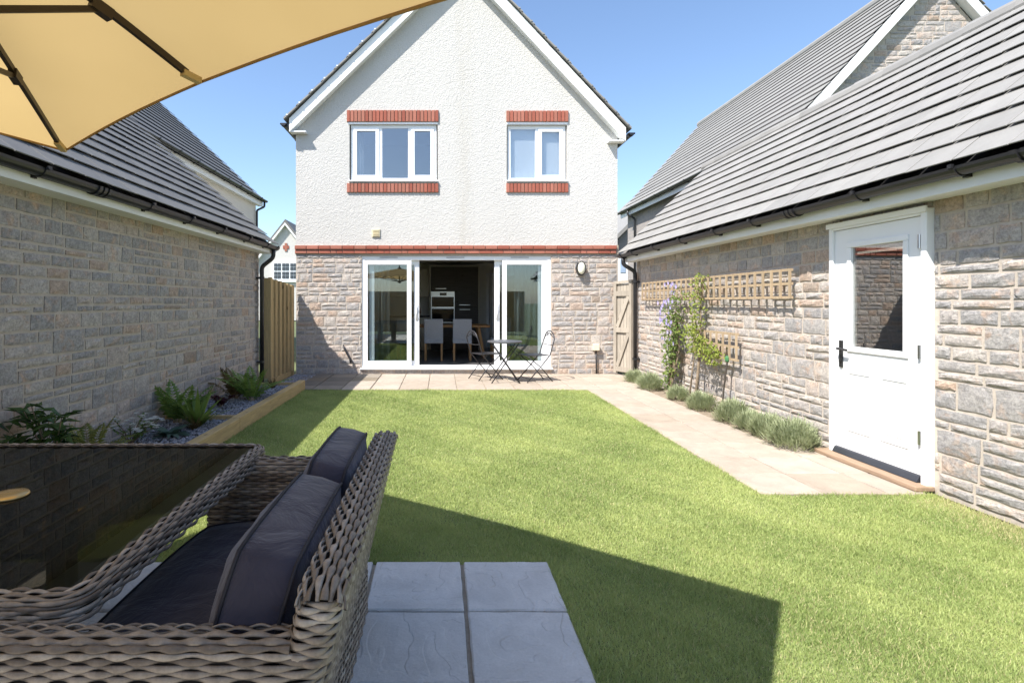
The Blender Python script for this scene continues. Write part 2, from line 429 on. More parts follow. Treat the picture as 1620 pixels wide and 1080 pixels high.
def gutter(parent, x, z, y0, y1, side, brackets, unions=()):
    """half-round gutter along y; side: direction (in x) of the wall"""
    r = .056; mb = MB(); n = 9
    prof = [(x + r*math.cos(math.pi + math.pi*k/n), z + r*math.sin(math.pi + math.pi*k/n)) for k in range(n+1)]
    prof2 = [(x + (r-.006)*math.cos(math.pi + math.pi*k/n), z + (r-.006)*math.sin(math.pi + math.pi*k/n)) for k in range(n, -1, -1)]
    mb.prism(prof + prof2, 'y', y0, y1)
    mb.lathe((x, y1-.004, z), [(r*1.02, 0)], 2) if False else None
    end = [(x + r*math.cos(math.pi + math.pi*k/n), z + r*math.sin(math.pi + math.pi*k/n)) for k in range(n+1)]
    mb.prism(end, 'y', y1-.008, y1); mb.prism(end, 'y', y0, y0+.008)
    g = mb.build('gutter', MBLACK, parent)
    for y in brackets:
        b = MB(); q = r+.007
        p1 = [(x + q*math.cos(math.pi + math.pi*k/n), z + q*math.sin(math.pi + math.pi*k/n)) for k in range(n+1)]
        p2 = [(x + (r+.0015)*math.cos(math.pi + math.pi*k/n), z + (r+.0015)*math.sin(math.pi + math.pi*k/n)) for k in range(n, -1, -1)]
        b.prism(p1+p2, 'y', y-.014, y+.014)
        b.box(min(x+side*r*.45, x+side*(r+.03)), max(x+side*r*.45, x+side*(r+.03)), y-.018, y+.018, z-r-.012, z-r*.55)
        b.box(x-side*(r+.014)-.006, x-side*(r+.014)+.012, y-.014, y+.014, z-.012, z+.012)
        b.build('bracket', MBLACK, g)
    for y in unions:
        b = MB()
        for dy in (-.06, .0, .06):
            q = r+.012
            p1 = [(x + q*math.cos(math.pi + math.pi*k/n), z + q*math.sin(math.pi + math.pi*k/n)) for k in range(n+1)]
            p2 = [(x + (r+.001)*math.cos(math.pi + math.pi*k/n), z + (r+.001)*math.sin(math.pi + math.pi*k/n)) for k in range(n, -1, -1)]
            b.prism(p1+p2, 'y', y+dy-.018, y+dy+.018)
        b.build('gutter_union', MBLACK, g)
    return g
def downpipe(parent, pts, clips, r=.034, wall=None):
    mb = MB(); P = [Vector(p) for p in pts]; path = [P[0]]
    for i in range(1, len(P)-1):
        a = (P[i-1]-P[i]).normalized(); b = (P[i+1]-P[i]).normalized(); k = .05
        p0, p1 = P[i]+a*k, P[i]+b*k
        for s in (0,.33,.66,1): path.append(p0*(1-s)**2 + P[i]*2*s*(1-s) + p1*s*s)
    path.append(P[-1]); mb.tube(path, r, 12); o = mb.build('downpipe', MBLACK, parent, True)
    for z in clips:
        x, y = P[-1].x, P[-1].y; b = MB(); b.lathe((x,y,z-.02), [(r+.008,0),(r+.008,.04)], 12)
        if wall is not None: b.box(min(x, wall), max(x, wall), y-.055, y+.055, z-.012, z+.012)
        b.build('clip', MBLACK, o)
    return o

# ------------------------------------------------------------------ ground, lawn, paving
MGROUND = plain('earth_and_turf', (.10,.12,.05), .95, .3, 1.5, .5, 30)
MSOIL = plain('lawn_thatch', (.20,.23,.09), .95, .35, 12, .6, 90)
MJOINT = plain('paving_sand', (.33,.28,.215), .95, .2, 25, .4, 120)
def grav_mat():
    t = NT('slate_gravel'); c = t.ramp(t.rnd(), [(0,(.15,.15,.165)),(.5,(.27,.27,.29)),(1,(.40,.40,.43))]); return t.done(c, .8, None, .3)
MGRAV = grav_mat()
g = MB().add([(-700,-500,-.06),(700,-500,-.06),(700,1200,-.06),(-700,1200,-.06)], [(0,1,2,3)]).build('ground', MGROUND); kind(g, 'structure')
lawn_rects = [(-2.09,2.25,2.79,8.27), (2.25,3.46,2.79,3.77), (.56,3.46,-2.5,2.79)]
mb = MB()
for (a,b,c,d) in lawn_rects: mb.add([(a,c,0),(b,c,0),(b,d,0),(a,d,0)], [(0,1,2,3)])
kind(mb.build('lawn', MSOIL), 'structure')
def paving(name, mat_base, x0, x1, y0, y1, z):
    return kind(MB().box(x0, x1, y0, y1, z-.05, z).build(name, mat_base), 'structure')
def slab_mesh(name, mat, w, l, seed):
    rs = random.Random(seed); mb = MB(); n = 6; t = .03; e = .006
    def per(ins, z, jit):
        pts = []
        cs = [(-w/2+ins,-l/2+ins),(w/2-ins,-l/2+ins),(w/2-ins,l/2-ins),(-w/2+ins,l/2-ins)]
        for i in range(4):
            a, b = cs[i], cs[(i+1) % 4]
            for k in range(n):
                s = k/n; pts.append((a[0]+(b[0]-a[0])*s + rs.uniform(-jit,jit), a[1]+(b[1]-a[1])*s + rs.uniform(-jit,jit), z))
        return pts
    m = 4*n; vs = per(0,0,0) + per(0,t-e,.0022) + per(e,t,.0025)
    fs = [(i, (i+1) % m, m+(i+1) % m, m+i) for i in range(m)] + [(m+i, m+(i+1) % m, 2*m+(i+1) % m, 2*m+i) for i in range(m)] + [tuple(range(2*m, 3*m))]
    return mesh_of(mb.add(vs, fs), name, mat)
SLB = [slab_mesh('buff_slab', MSLAB, .438, .438, i) for i in range(4)]
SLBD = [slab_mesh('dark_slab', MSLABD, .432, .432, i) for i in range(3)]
SLG = [slab_mesh('grey_slab', MSLABG, .4325, .4325, i+9) for i in range(4)]
pat = paving('patio', MJOINT, -2.75, 3.42, 8.27, 10.2, .004)
for j in range(4):
    for i in range(13):
        x = -2.44 + .225 + i*.45 + (.0 if j % 2 else .0); y = 8.27+.225+j*.45
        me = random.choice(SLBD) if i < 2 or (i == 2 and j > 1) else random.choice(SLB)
        piece('slab', me, (x, y, -.012+random.uniform(-.0015,.0015)), pat, (1,1,1), (0,0,random.choice((0,math.pi/2,math.pi))+random.uniform(-.004,.004)))
pth = paving('path', MJOINT, 2.25, 3.44, 3.77, 8.265, .003)
for j in range(10):
    for i in range(3):
        if i == 2 and j > 2: continue
        x = 2.25+.225+i*.45; y = 3.77+.225+j*.45; sx = 1
        if i == 2: x = 3.285; sx = .6
        piece('slab', random.choice(SLB), (x, y, -.012+random.uniform(-.0015,.0015)), pth, (sx,1,1), (0,0,random.uniform(-.005,.005)))
npt = paving('patio_near', MJOINT, -2.9, .56, -2.5, 2.785, .003); npt.name = 'near_patio'; WORLD['near_patio'] = WORLD.get('patio_near')
for j in range(11):
    for i in range(8):
        x = .56-.225-i*.45; y = 2.785-.225-j*.45
        piece('slab', random.choice(SLG), (x, y, -.008+random.uniform(-.001,.001)), npt, (1,1,1), (0,0,random.choice((0,math.pi/2,math.pi))+random.uniform(-.003,.003)))
kind(MB().box(3.15,3.49,5.12,8.3,-.04,.012).build('planting_strip', plain('dry_soil', (.24,.19,.14), .95, .35, 18, .8, 60)), 'structure')
# ------------------------------------------------------------------ the white house
FY = 10.14; HX0, HX1 = -2.73, 3.34; AX, AZ = .38, 7.62          # gable apex of the barge board's lower edge
def roofline(x): return AZ - (AX-x)*.972 if x < AX else AZ - (x-AX)*1.069
DX0, DX1, DZ0, DZ1 = -1.49, 2.088, .107, 2.231                   # patio door opening
W1 = (-1.72, -.055, 3.62, 4.715); W2 = (1.25, 2.39, 3.62, 4.70)
house = empty('white_house', (.3, 10.14, 0), 'white roughcast house with red brick bands and wide patio door', 'house')
core = MB(); wall_boxes(core, 'y', FY+.012, FY+.3, HX0, HX1, 0, 2.266, [(DX0,DX1,DZ0,DZ1)])
core = core.build('stone_wall', MMORT, house)
lay_stones(core, layout(HX0, HX1, 0, 2.262, [(DX0,DX1,DZ0,2.3)], seed=3), '-y', FY+.012)
rend = MB()
xs = sorted({HX0, HX1, AX, W1[0], W1[1], W2[0], W2[1]})
for a, b in zip(xs, xs[1:]):
    hs = [w for w in (W1, W2) if w[0] <= a+1e-6 and w[1] >= b-1e-6]; z = 2.434
    for w in hs: rend.box(a, b, FY, FY+.3, z, w[2]); z = w[3]
    rend.prism([(a,z),(b,z),(b,roofline(b)+.12),(a,roofline(a)+.12)], 'y', FY, FY+.3)
rend.build('wall', MREND, house)
# body behind the front
body = MB()
body.box(HX0, HX0+.25, FY+.3, 17.9, 0, 4.6).box(HX1-.25, HX1, FY+.3, 17.9, 0, 4.6).box(HX0+.25, HX1-.25, 17.65, 17.9, 0, 4.6)
body.build('side_wall', MREND, house)
MINT = plain('interior_plaster', (.80,.77,.72), .8, .03); MFLOOR = plain('grey_floor_tile', (.10,.10,.105), .35, .1, 3)
MB().box(HX0+.25, HX1-.25, FY+.05, 14.9, -.05, .1).build('floor', MFLOOR, house)
inn = MB(); inn.box(HX0+.25, HX1-.25, FY+.3, 17.6, 2.42, 2.62)
inn.box(HX0+.25, HX0+.3, FY+.301, 14.8, .1, 2.42).box(HX1-.3, HX1-.25, FY+.301, 14.8, .1, 2.42)
wall_boxes(inn, 'y', 14.8, 14.9, HX0+.25, HX1-.25, .1, 2.42, [(1.32, 2.12, .1, 2.1)])
inn.box(HX0+.25, HX1-.25, 13.2, 13.3, 2.62, 5.2).box(.5, .6, FY+.3, 13.2, 2.62, 5.2).box(HX0+.25, HX1-.25, FY+.3, 13.2, 5.2, 5.3)
inn.build('interior_wall', MINT, house)
# brick band and window brickwork
mortar = plain('brick_mortar', (.42,.34,.26), .95, .15, 30)
def brick_mesh(w, h):
    mb = MB(); e = .004; d = .03
    mb.add([(-w/2,0,-h/2),(w/2,0,-h/2),(w/2,0,h/2),(-w/2,0,h/2),(-w/2,-d+e,-h/2),(w/2,-d+e,-h/2),(w/2,-d+e,h/2),(-w/2,-d+e,h/2),(-w/2+e,-d,-h/2+e),(w/2-e,-d,-h/2+e),(w/2-e,-d,h/2-e),(-w/2+e,-d,h/2-e)],
           [(8,9,10,11),(4,5,9,8),(5,6,10,9),(6,7,11,10),(7,4,8,11),(0,1,5,4),(1,2,6,5),(2,3,7,6),(3,0,4,7)])
    return mesh_of(mb, 'brick', MBRICK)
band = MB().box(HX0-.015, HX1+.015, FY-.012, FY+.29, 2.268, 2.432).build('brick_band', mortar, house)
bl, bh = brick_mesh(.215, .067), brick_mesh(.1025, .067)
x = HX0-.015; i = 0
while x < HX1-.05:
    piece('brick', bl, (x+.112, FY-.01+.004, 2.391), band, (1, 1.5, 1)); x += .2245
x = HX0-.015
while x < HX1-.05:
    w = random.choice((0,0,1)); me = bh if w else bl; L = .112 if w else .2245
    piece('brick', me, (x+L/2, FY-.01+.01, 2.311), band); x += L
def soldier(x0, x1, z0, z1):
    b = MB().box(x0, x1, FY-.004, FY+.1, z0, z1).build('brick_lintel' if z0 > 4 else 'brick_sill', mortar, house)
    n = round((x1-x0)/.0705); w = (x1-x0)/n; me = brick_mesh(w-.011, z1-z0-.006)
    for k in range(n): piece('brick', me, (x0+(k+.5)*w, FY-.002, (z0+z1)/2), b)
soldier(-1.768, -.035, 4.755, 4.975); soldier(1.238, 2.412, 4.755, 4.965)
soldier(-1.768, -.035, 3.425, 3.60); soldier(1.238, 2.412, 3.425, 3.60)
def lintel(x0, x1): MB().box(x0, x1, FY-.006, FY+.06, 4.716, 4.754).build('lintel_trim', MUPVC, house)
lintel(-1.745, -.05); lintel(1.245, 2.40)
def window(x0, x1, z0, z1, lights, y=FY+.05):
    f = MB(); fw = .06; d = .07
    f.box(x0,x1,y,y+d,z0,z0+fw).box(x0,x1,y,y+d,z1-fw,z1).box(x0,x0+fw,y,y+d,z0+fw,z1-fw).box(x1-fw,x1,y,y+d,z0+fw,z1-fw)
    mull = [l[1] for l in lights[:-1]]
    for m in mull: f.box(m-.035,m+.035,y,y+d,z0+fw,z1-fw)
    w = f.build('window', MUPVC, house, bevel=.006)
    for (a, b, casement) in lights:
        a2 = a + (fw if a == x0 else .035); b2 = b - (fw if b == x1 else .035); za, zb = z0+fw, z1-fw
        if casement:
            s = MB(); q = .055; s.box(a2-.008,b2+.008,y-.016,y+.03,za-.008,za+q).box(a2-.008,b2+.008,y-.016,y+.03,zb-q,zb+.008)
            s.box(a2-.008,a2+q,y-.016,y+.03,za+q,zb-q).box(b2-q,b2+.008,y-.016,y+.03,za+q,zb-q)
            s.build('sash', MUPVC, w, bevel=.005); a2 += q; b2 -= q; za += q; zb -= q
        MB().box(a2-.004,b2+.004,y+.012,y+.018,za-.004,zb+.004).build('pane', MGLASSUP, w)
    MB().box(x0-.03,x1+.03,FY-.05,y+.001,z0-.025,z0).build('sill', MUPVC, w, bevel=.004)
    return w
window(W1[0]+.02, W1[1]-.02, W1[2]+.03, W1[3], [(W1[0]+.02,-1.14,1),(-1.14,-.58,0),(-.58,W1[1]-.02,1)])
window(W2[0]+.02, W2[1]-.02, W2[2]+.03, W2[3], [(W2[0]+.02,1.83,0),(1.83,W2[1]-.02,1)])
# barge boards, soffits, roof
BY = FY-.15
for nm, xa, sl in (('l', HX0-.08, .972), ('r', HX1+.1, -1.069)):
    za = AZ - abs(xa-AX)*abs(sl); hh = .27
    MB().prism([(xa,za+.0),(AX,AZ),(AX,AZ+hh),(xa,za+hh*.92)], 'y', BY-.02, BY).build('barge_board', MWPAINT, house)
    MB().prism([(xa+(.02 if xa<0 else -.02),za+.03),(AX,AZ+.03),(AX,AZ+.05),(xa+(.02 if xa<0 else -.02),za+.05)], 'y', BY, FY-.001).build('soffit', MWPAINT, house)
    s = 1 if xa < 0 else -1
    MB().box(min(xa,xa+s*.30),max(xa,xa+s*.30),BY+.001,FY+.02,za+.005,za+.028).build('eave_box', MWPAINT, house)
rt = MB()
for sgn, sl, xe in ((-1,.972,HX0-.14), (1,1.069,HX1+.16)):
    L = abs(xe-AX)*math.hypot(1,sl); n = 14; dx = abs(xe-AX)/n
    for k in range(n):
        x0 = AX + sgn*dx*k; x1 = AX + sgn*(dx*(k+1)+.03); z0 = AZ+.275-abs(x0-AX)*sl*.995; z1 = AZ+.275-abs(x1-AX)*sl*.995
        rt.prism([(x0,z0),(x1,z1+.012),(x1,z1+.05),(x0,z0+.03)], 'y', BY-.075, 18.0)
rt.tube([(AX,BY-.08,AZ+.31),(AX,18,AZ+.31)], .07, 8)
roof = kind(rt.build('roof', MTILE, house), 'stuff')
for sgn, sl, xe in ((-1,.972,HX0-.14), (1,1.069,HX1+.16)):
    n = 14; dx = abs(xe-AX)/n
    for k in range(0, n):
        x1 = AX+sgn*dx*(k+.85); z1 = AZ+.305-abs(x1-AX)*sl
        MB().box(x1-.014,x1+.014,BY-.085,BY-.05,z1+.005,z1+.028).build('verge_clip', MUPVC if sgn<0 else MTILE, roof)
for x, s in ((HX0-.155, 1), (HX1+.175, -1)):
    z = AZ + .225 - abs(x-AX)*(.972 if s > 0 else 1.069)
    gutter(house, x-s*.02, z, BY-.06, 18, s, [BY+.0, 11, 12, 13])
# sliding patio door
fr = MB(); y0, y1 = FY+.03, FY+.15
fr.box(DX0,DX1,y0,y1,DZ1-.075,DZ1).box(DX0,DX1,y0,y1,DZ0,DZ0+.055).box(DX0,DX0+.06,y0,y1,DZ0+.055,DZ1-.075).box(DX1-.06,DX1,y0,y1,DZ0+.055,DZ1-.075)
pd = fr.build('patio_door', MUPVC, house, bevel=.005)
MB().box(DX0-.03,DX1+.03,FY-.035,FY+.029,DZ0-.015,DZ0+.012).build('threshold', MUPVC, pd, bevel=.004)
for xv in (-.98, .28, 1.5): MB().box(xv-.17,xv+.17,y0-.012,y0-.001,DZ1-.035,DZ1-.018).build('trickle_vent', plain('grey_vent',(.45,.46,.48),.5), pd)
def leaf(x0, x1, yy, st0, st1, name):
    z0, z1 = DZ0+.056, DZ1-.076; m = MB(); d = .045
    m.box(x0,x1,yy,yy+d,z0,z0+.085).box(x0,x1,yy,yy+d,z1-.085,z1).box(x0,x0+st0,yy,yy+d,z0+.085,z1-.085).box(x1-st1,x1,yy,yy+d,z0+.085,z1-.085)
    l = m.build(name, MUPVC, pd, bevel=.005)
    MB().box(x0+st0-.005,x1-st1+.005,yy+.018,yy+.026,z0+.08,z1-.08).build('pane', MGLASS, l); return l
leaf(DX0+.061, -.55, FY+.035, .05, .085, 'fixed_leaf'); leaf(1.17, DX1-.061, FY+.035, .085, .11, 'fixed_leaf')
for (a, b, hx) in ((-1.36, -.405, -.455), (1.026, 1.955, 1.08)):
    l = leaf(a, b, FY+.098, .10, .10, 'sliding_leaf')
    hd = MB(); hd.box(hx-.018,hx+.018,FY+.082,FY+.097,1.02,1.34)
    hd.tube([(hx,FY+.085,1.10),(hx,FY+.045,1.115),(hx,FY+.035,1.18),(hx,FY+.045,1.245),(hx,FY+.085,1.26)], .012, 8)
    hd.build('handle', MUPVC, l, True)
# vent, lamp, box, cable on the front
v = MB().box(-1.295,-1.14,FY-.022,FY,2.585,2.74); v = v.build('vent', plain('cream_plastic',(.62,.55,.38),.5), house, bevel=.006)
for k in range(5): MB().bar((-1.275,FY-.026,2.612+k*.026),(-1.16,FY-.026,2.612+k*.026),.014,.008,(0,-.7,.7)).build('slat', plain('cream_slat',(.58,.50,.32),.5), v)
lamp = empty('wall_light', (2.637, FY, 1.85), 'oval bulkhead lamp with black rim on the stone wall', 'wall light')
def oval(cx, cz, a, b, prof, mat, name, par):
    mb = MB(); n = 28; vs = []; fs = []
    for (k, y) in prof:
        for i in range(n): th = 2*math.pi*i/n; vs.append((cx+a*k*math.cos(th), y, cz+b*k*math.sin(th)))
    for j in range(len(prof)-1):
        for i in range(n): fs.append((j*n+i, j*n+(i+1) % n, (j+1)*n+(i+1) % n, (j+1)*n+i))
    fs.append(tuple((len(prof)-1)*n+i for i in range(n))); return mb.add(vs, fs).build(name, mat, par, True)
oval(2.637, 1.995, .088, .137, [(1,FY+.02),(1,FY-.075),(.97,FY-.092),(.80,FY-.098),(.78,FY-.085)], MBLACK, 'rim', lamp)
oval(2.637, 1.995, .069, .112, [(1,FY-.08),(1,FY-.10),(.85,FY-.118),(.5,FY-.13),(.1,FY-.133)], plain('opal_diffuser',(.80,.78,.62),.3,.03), 'diffuser', lamp)
ub = empty('utility_box', (2.924, FY-.04, 0), 'small cream box with a dark pipe low on the stone wall', 'utility box')
MB().box(2.868,2.98,FY-.085,FY+.01,.455,.575).build('cover', plain('ivory_plastic',(.66,.60,.47),.45), ub, bevel=.008)
MB().tube([(2.924,FY-.035,.46),(2.93,FY-.035,.2),(2.932,FY-.035,.01)], .014, 8).build('pipe', MIRON, ub, True)
cb = MB().tube([(-1.83,FY-.02,.545),(-1.81,FY-.05,.50),(-1.76,FY-.05,.40),(-1.70,FY-.05,.30),(-1.675,FY-.045,.22)], [.014,.018,.016,.02,.03], 8).build('tap_pipe', MIRON, None, True)
tag(cb, 'short dark pipe stub low on stone wall left of patio door', 'pipe')

# ------------------------------------------------------------------ inside the house
MDARK = mat_wood('dark_cabinet', (.075,.064,.056), 'x', .3, .05, .4); MCREAMG = plain('gloss_cream', (.60,.56,.47), .3, .03)
kb = empty('kitchen_cabinet', (.4, 14.5, .1), 'tall dark kitchen cabinet bank behind the dining table', 'cabinet')
MB().box(-.26,1.0,14.2,14.79,.1,2.30).build('carcass', MDARK, kb)
for a, b in ((-.29,-.26),(1.0,1.03)): MB().box(a,b,14.16,14.79,.1,2.33).build('end_panel', MCREAMG, kb)
MB().box(-.259,.999,14.16,14.79,2.301,2.33).build('top_panel', MCREAMG, kb)
for x0,x1,z0,z1 in ((.38,.99,.12,1.22),(.38,.99,1.23,2.29),(-.25,.37,.12,.8),(-.25,.37,1.66,2.29)):
    d = MB().box(x0,x1,14.18,14.2,z0,z1).build('cabinet_door', MDARK, kb, bevel=.004)
    MB().box(x0+.12,x0+.4,14.155,14.17,z0+.05 if z0>1 else z1-.06,z0+.065 if z0>1 else z1-.045).build('handle', MCHROME, d)
ov = empty('oven', (.06, 14.2, .8), 'built-in double oven with steel trim in dark cabinets', 'oven')
MB().box(-.25,.37,14.15,14.199,.82,1.64).build('body', MCHROME, ov)
for z0, z1 in ((.84,1.19),(1.24,1.50)):
    MB().box(-.23,.35,14.135,14.149,z0,z1).build('oven_door', plain('black_glass',(.01,.01,.012),.08,.1,spec=.6), ov)
    MB().tube([(-.2,14.11,z1-.03),(.32,14.11,z1-.03)], .010, 8).build('handle', MCHROME, ov)
MB().box(-.02,.16,14.138,14.149,1.535,1.61).build('display', plain('black_display',(.01,.01,.012),.1), ov)
for xx in (-.14,.26): MB().lathe((xx,14.115,1.57), [(.02,0),(.02,.035)], 12, 'y').build('knob', MCHROME, ov)
wc = empty('wall_cupboard', (-1.1, 14.6, 1.5), 'cream gloss wall cupboards left of the dark kitchen bank', 'cupboard')
for k in range(3): MB().box(-1.95+k*.55,-1.41+k*.55,14.45,14.79,1.5,2.25).build('cupboard_door', MCREAMG, wc, bevel=.004)
bu = empty('base_unit', (-1.1, 14.5, .1), 'cream base units under the worktop beside the oven', 'kitchen unit')
for k in range(3): MB().box(-1.95+k*.55,-1.41+k*.55,14.2,14.79,.1,.96).build('unit_door', MCREAMG, bu, bevel=.004)
MB().box(-1.97,-.30,14.17,14.79,.962,1.0).build('worktop', MDARK, bu)
jr = MB().lathe((-.62,14.4,1.0), [(.07,0),(.09,.08),(.085,.2),(.05,.27),(.055,.3)], 16).build('jar', plain('terracotta',(.35,.14,.09),.6), None, True); tag(jr, 'reddish jar on the kitchen worktop', 'jar')
idr = empty('interior_door', (1.72, 14.75, .1), 'open inner doorway with white frame at the back of the room', 'door')
fm = MB().box(1.26,1.33,14.76,14.92,.1,2.16).box(2.11,2.18,14.76,14.92,.1,2.16).box(1.33,2.11,14.76,14.92,2.1,2.16).build('frame', MUPVC, idr)
MB().box(1.34,1.375,14.0,14.75,.1,2.09).build('leaf', MUPVC, idr, bevel=.004)
dt = empty('dining_table', (0, 12.35, .1), 'oak dining table with splayed legs inside the patio door', 'dining table')
MB().box(-1.0,1.10,11.9,12.8,.80,.845).build('tabletop', MOAK, dt, bevel=.006)
for sx in (-1,1):
    for yy in (12.0,12.7): MB().bar((.05+sx*.80,yy,.80),(.05+sx*.93,yy,.101),.075,.06).build('leg', MOAK, dt)
MGREYF = plain('grey_tweed', (.36,.36,.37), .9, .12, 60, .3, 300)
def dchair(x, y, rz, label):
    c = empty('dining_chair', (0,0,0)); WORLD[c.name] = Vector((0,0,0))
    def rb(x0,x1,y0,y1,z0,z1,nm): MB().box(x0,x1,y0,y1,z0,z1).build(nm, MGREYF, c, bevel=.02)
    rb(-.205,.205,-.24,.22,.37,.46,'seat'); 
    b = MB().prism([(-.21,.37),(-.26,.90),(-.20,.90),(-.15,.37)], 'x', -.205, .205).build('backrest', MGREYF, c, bevel=.02)
    for sx in (-.175,.175):
        for yy in (-.19,.18): MB().bar((sx,yy,.372),(sx,yy-.02 if yy<0 else yy,.0),.04,.04,(0,1,0)).build('leg', MOAK, c)
    c.location = (x,y,.1); c.rotation_euler = (0,0,rz); tag(c, label, 'chair', 'grey dining chairs')
dchair(-.15, 11.80, 0, 'grey upholstered dining chair, left of two backs seen in the doorway')
dchair(.47, 11.80, 0, 'grey upholstered dining chair, right of two backs seen in the doorway')
dchair(1.36, 12.35, R(90), 'grey dining chair at the right end of the oak table')
dchair(-.75, 11.80, 0, 'grey dining chair behind the left glass door leaf')
def curtain(x0, x1, y, z0, z1, col, name, label, amp=.03, wl=.11):
    mb = MB(); n = int((x1-x0)/.012); vs = []; fs = []
    for i in range(n+1):
        x = x0+(x1-x0)*i/n; yy = y+amp*math.sin(2*math.pi*(x-x0)/wl)
        vs += [(x,yy,z0),(x,yy+.004*math.sin(i),z1)]
    fs = [(2*i,2*i+2,2*i+3,2*i+1) for i in range(n)]
    o = mb.add(vs, fs).build(name, col, None, True); m = o.modifiers.new('solid','SOLIDIFY'); m.thickness = .004; return tag(o, label, 'curtain')
MCURT = leafy('grey_curtain', (.42,.42,.41), (.50,.50,.48), .9, .25); MWCURT = leafy('white_curtain', (.75,.75,.74), (.82,.82,.8), .9, .4)
curtain(-1.46,-1.0,FY+.42,.15,2.3,MCURT,'curtain','grey curtain bunched behind the left patio door pane')
curtain(1.45,2.05,FY+.42,.15,2.3,MCURT,'curtain','grey curtain bunched behind the right patio door pane')
curtain(-1.68,-1.50,FY+.35,3.6,4.75,MWCURT,'curtain','white curtain at the left edge of the larger upstairs window',.02,.06)
bl_ = MB().box(W2[0]+.03,W2[1]-.03,FY+.128,FY+.136,3.66,4.69).build('roller_blind', leafy('white_blind',(.72,.76,.80),(.74,.78,.82),.9,.2)); tag(bl_, 'pale roller blind drawn behind the smaller upstairs window', 'blind')

# ------------------------------------------------------------------ garages
def garage(side, X, y0, y1, soffit, xf, lip, gz, ridge, run, openings, label, seed, courses, brk, unions, stones_z):
    """side=+1: wall faces -x (right garage); side=-1: faces +x"""
    gname = 'stone_garage'; gr = empty(gname, (X, (y0+y1)/2, 0), label, 'garage')
    MT = MTILE if side > 0 else MTILE_SHADE  # left roof uses the tile copy with shade painted in
    s = side; core = X + s*.012
    wb = MB(); t0, t1 = sorted((core, core+s*.2)); wall_boxes(wb, 'x', t0, t1, y0, y1, 0, soffit+.05, openings)
    sw = wb.build('stone_wall', MMORT, gr)
    lay_stones(sw, layout(y0, y1, stones_z, soffit+.03, openings, seed=seed), '-x' if s > 0 else '+x', core)
    far = X + s*(2*run-.5); a, b = sorted((core, far))
    ends = MB(); ridx = lip + s*run
    for yy in (y0+.001, y1-.201):
        ends.prism([(a+.001,0),(b,0),(b,soffit),(ridx,ridge-.12),(a+.001,soffit)], 'y', yy, yy+.2)
    q0, q1 = sorted((far, far-s*.2)); ends.box(q0,q1,y0+.2,y1-.2,0,soffit); ends.build('gable_wall', MFAR, gr)
    MB().box(a+.03,b,y0,y1,.0,.05).build('floor', MFLOOR, gr)
    fx0, fx1 = sorted((xf, xf+s*.02)); MB().box(fx0,fx1,y0-.04,y1+.09,soffit,gz+.0).build('fascia', MWPAINT, gr)
    sx0, sx1 = sorted((xf+s*.02, X+s*.03)); MB().box(sx0,sx1,y0,y1+.09,soffit+.004,soffit+.02).build('soffit', MWPAINT, gr)
    rb = MB(); ez = gz+.012
    rb.prism([(xf,ez-.005),(ridx,ridge-.03),(ridx+s*run,ez-.005),(ridx+s*run,ez-.06),(ridx,ridge-.085),(xf,ez-.06)], 'y', y0-.03, y1+.09)
    rf = rb.build('roof', plain('roof_felt',(.03,.03,.032),.9), gr)
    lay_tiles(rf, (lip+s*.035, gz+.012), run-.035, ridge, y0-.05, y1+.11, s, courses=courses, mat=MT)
    # the far slope, unseen from the garden
    fb = MB(); fb.prism([(ridx+s*.02,ridge-.02),(ridx+s*run,ez),(ridx+s*run,ez+.03),(ridx+s*.02,ridge+.02)], 'y', y0-.05, y1+.11)
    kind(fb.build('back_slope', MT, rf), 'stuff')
    yy = y0-.05
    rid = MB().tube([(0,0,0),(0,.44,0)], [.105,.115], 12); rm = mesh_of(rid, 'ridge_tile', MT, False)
    while yy < y1+.1-.2:
        piece('ridge_tile', rm, (ridx, yy, ridge-.035), rf); yy += .45
    gutter(gr, lip+s*.056, gz-.0, y0-.05, y1+.12, s, brk, unions)
    return gr
RW = 3.5; GD = (3.82, 4.785, .03, 2.035)
gar = garage(1, RW, 1.4, 9.6, 2.075, 3.30, 3.19, 2.205, 3.86, 1.72, [GD],
      'stone garage with white door and pale grey tiled roof', 11, 10,
      [9.55, 9.0, 8.1, 7.2, 6.3, 5.55, 4.15, 3.35, 2.6], [4.95, 2.93], .03)
downpipe(gar, [(3.246,9.55,2.16),(3.246,9.55,2.03),(3.44,9.5,1.90),(3.44,9.5,.01)], [1.72,.36], wall=3.52)
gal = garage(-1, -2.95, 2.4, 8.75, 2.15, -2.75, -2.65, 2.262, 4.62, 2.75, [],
      'stone garage in shade on the left with shade-darkened tiled roof', 23, 14,
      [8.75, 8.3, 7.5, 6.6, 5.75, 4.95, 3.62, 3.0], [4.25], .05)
downpipe(gal, [(-2.706,8.7,2.22),(-2.706,8.7,2.08),(-2.88,8.66,1.93),(-2.88,8.66,.01)], [1.75,.4], wall=-2.97)
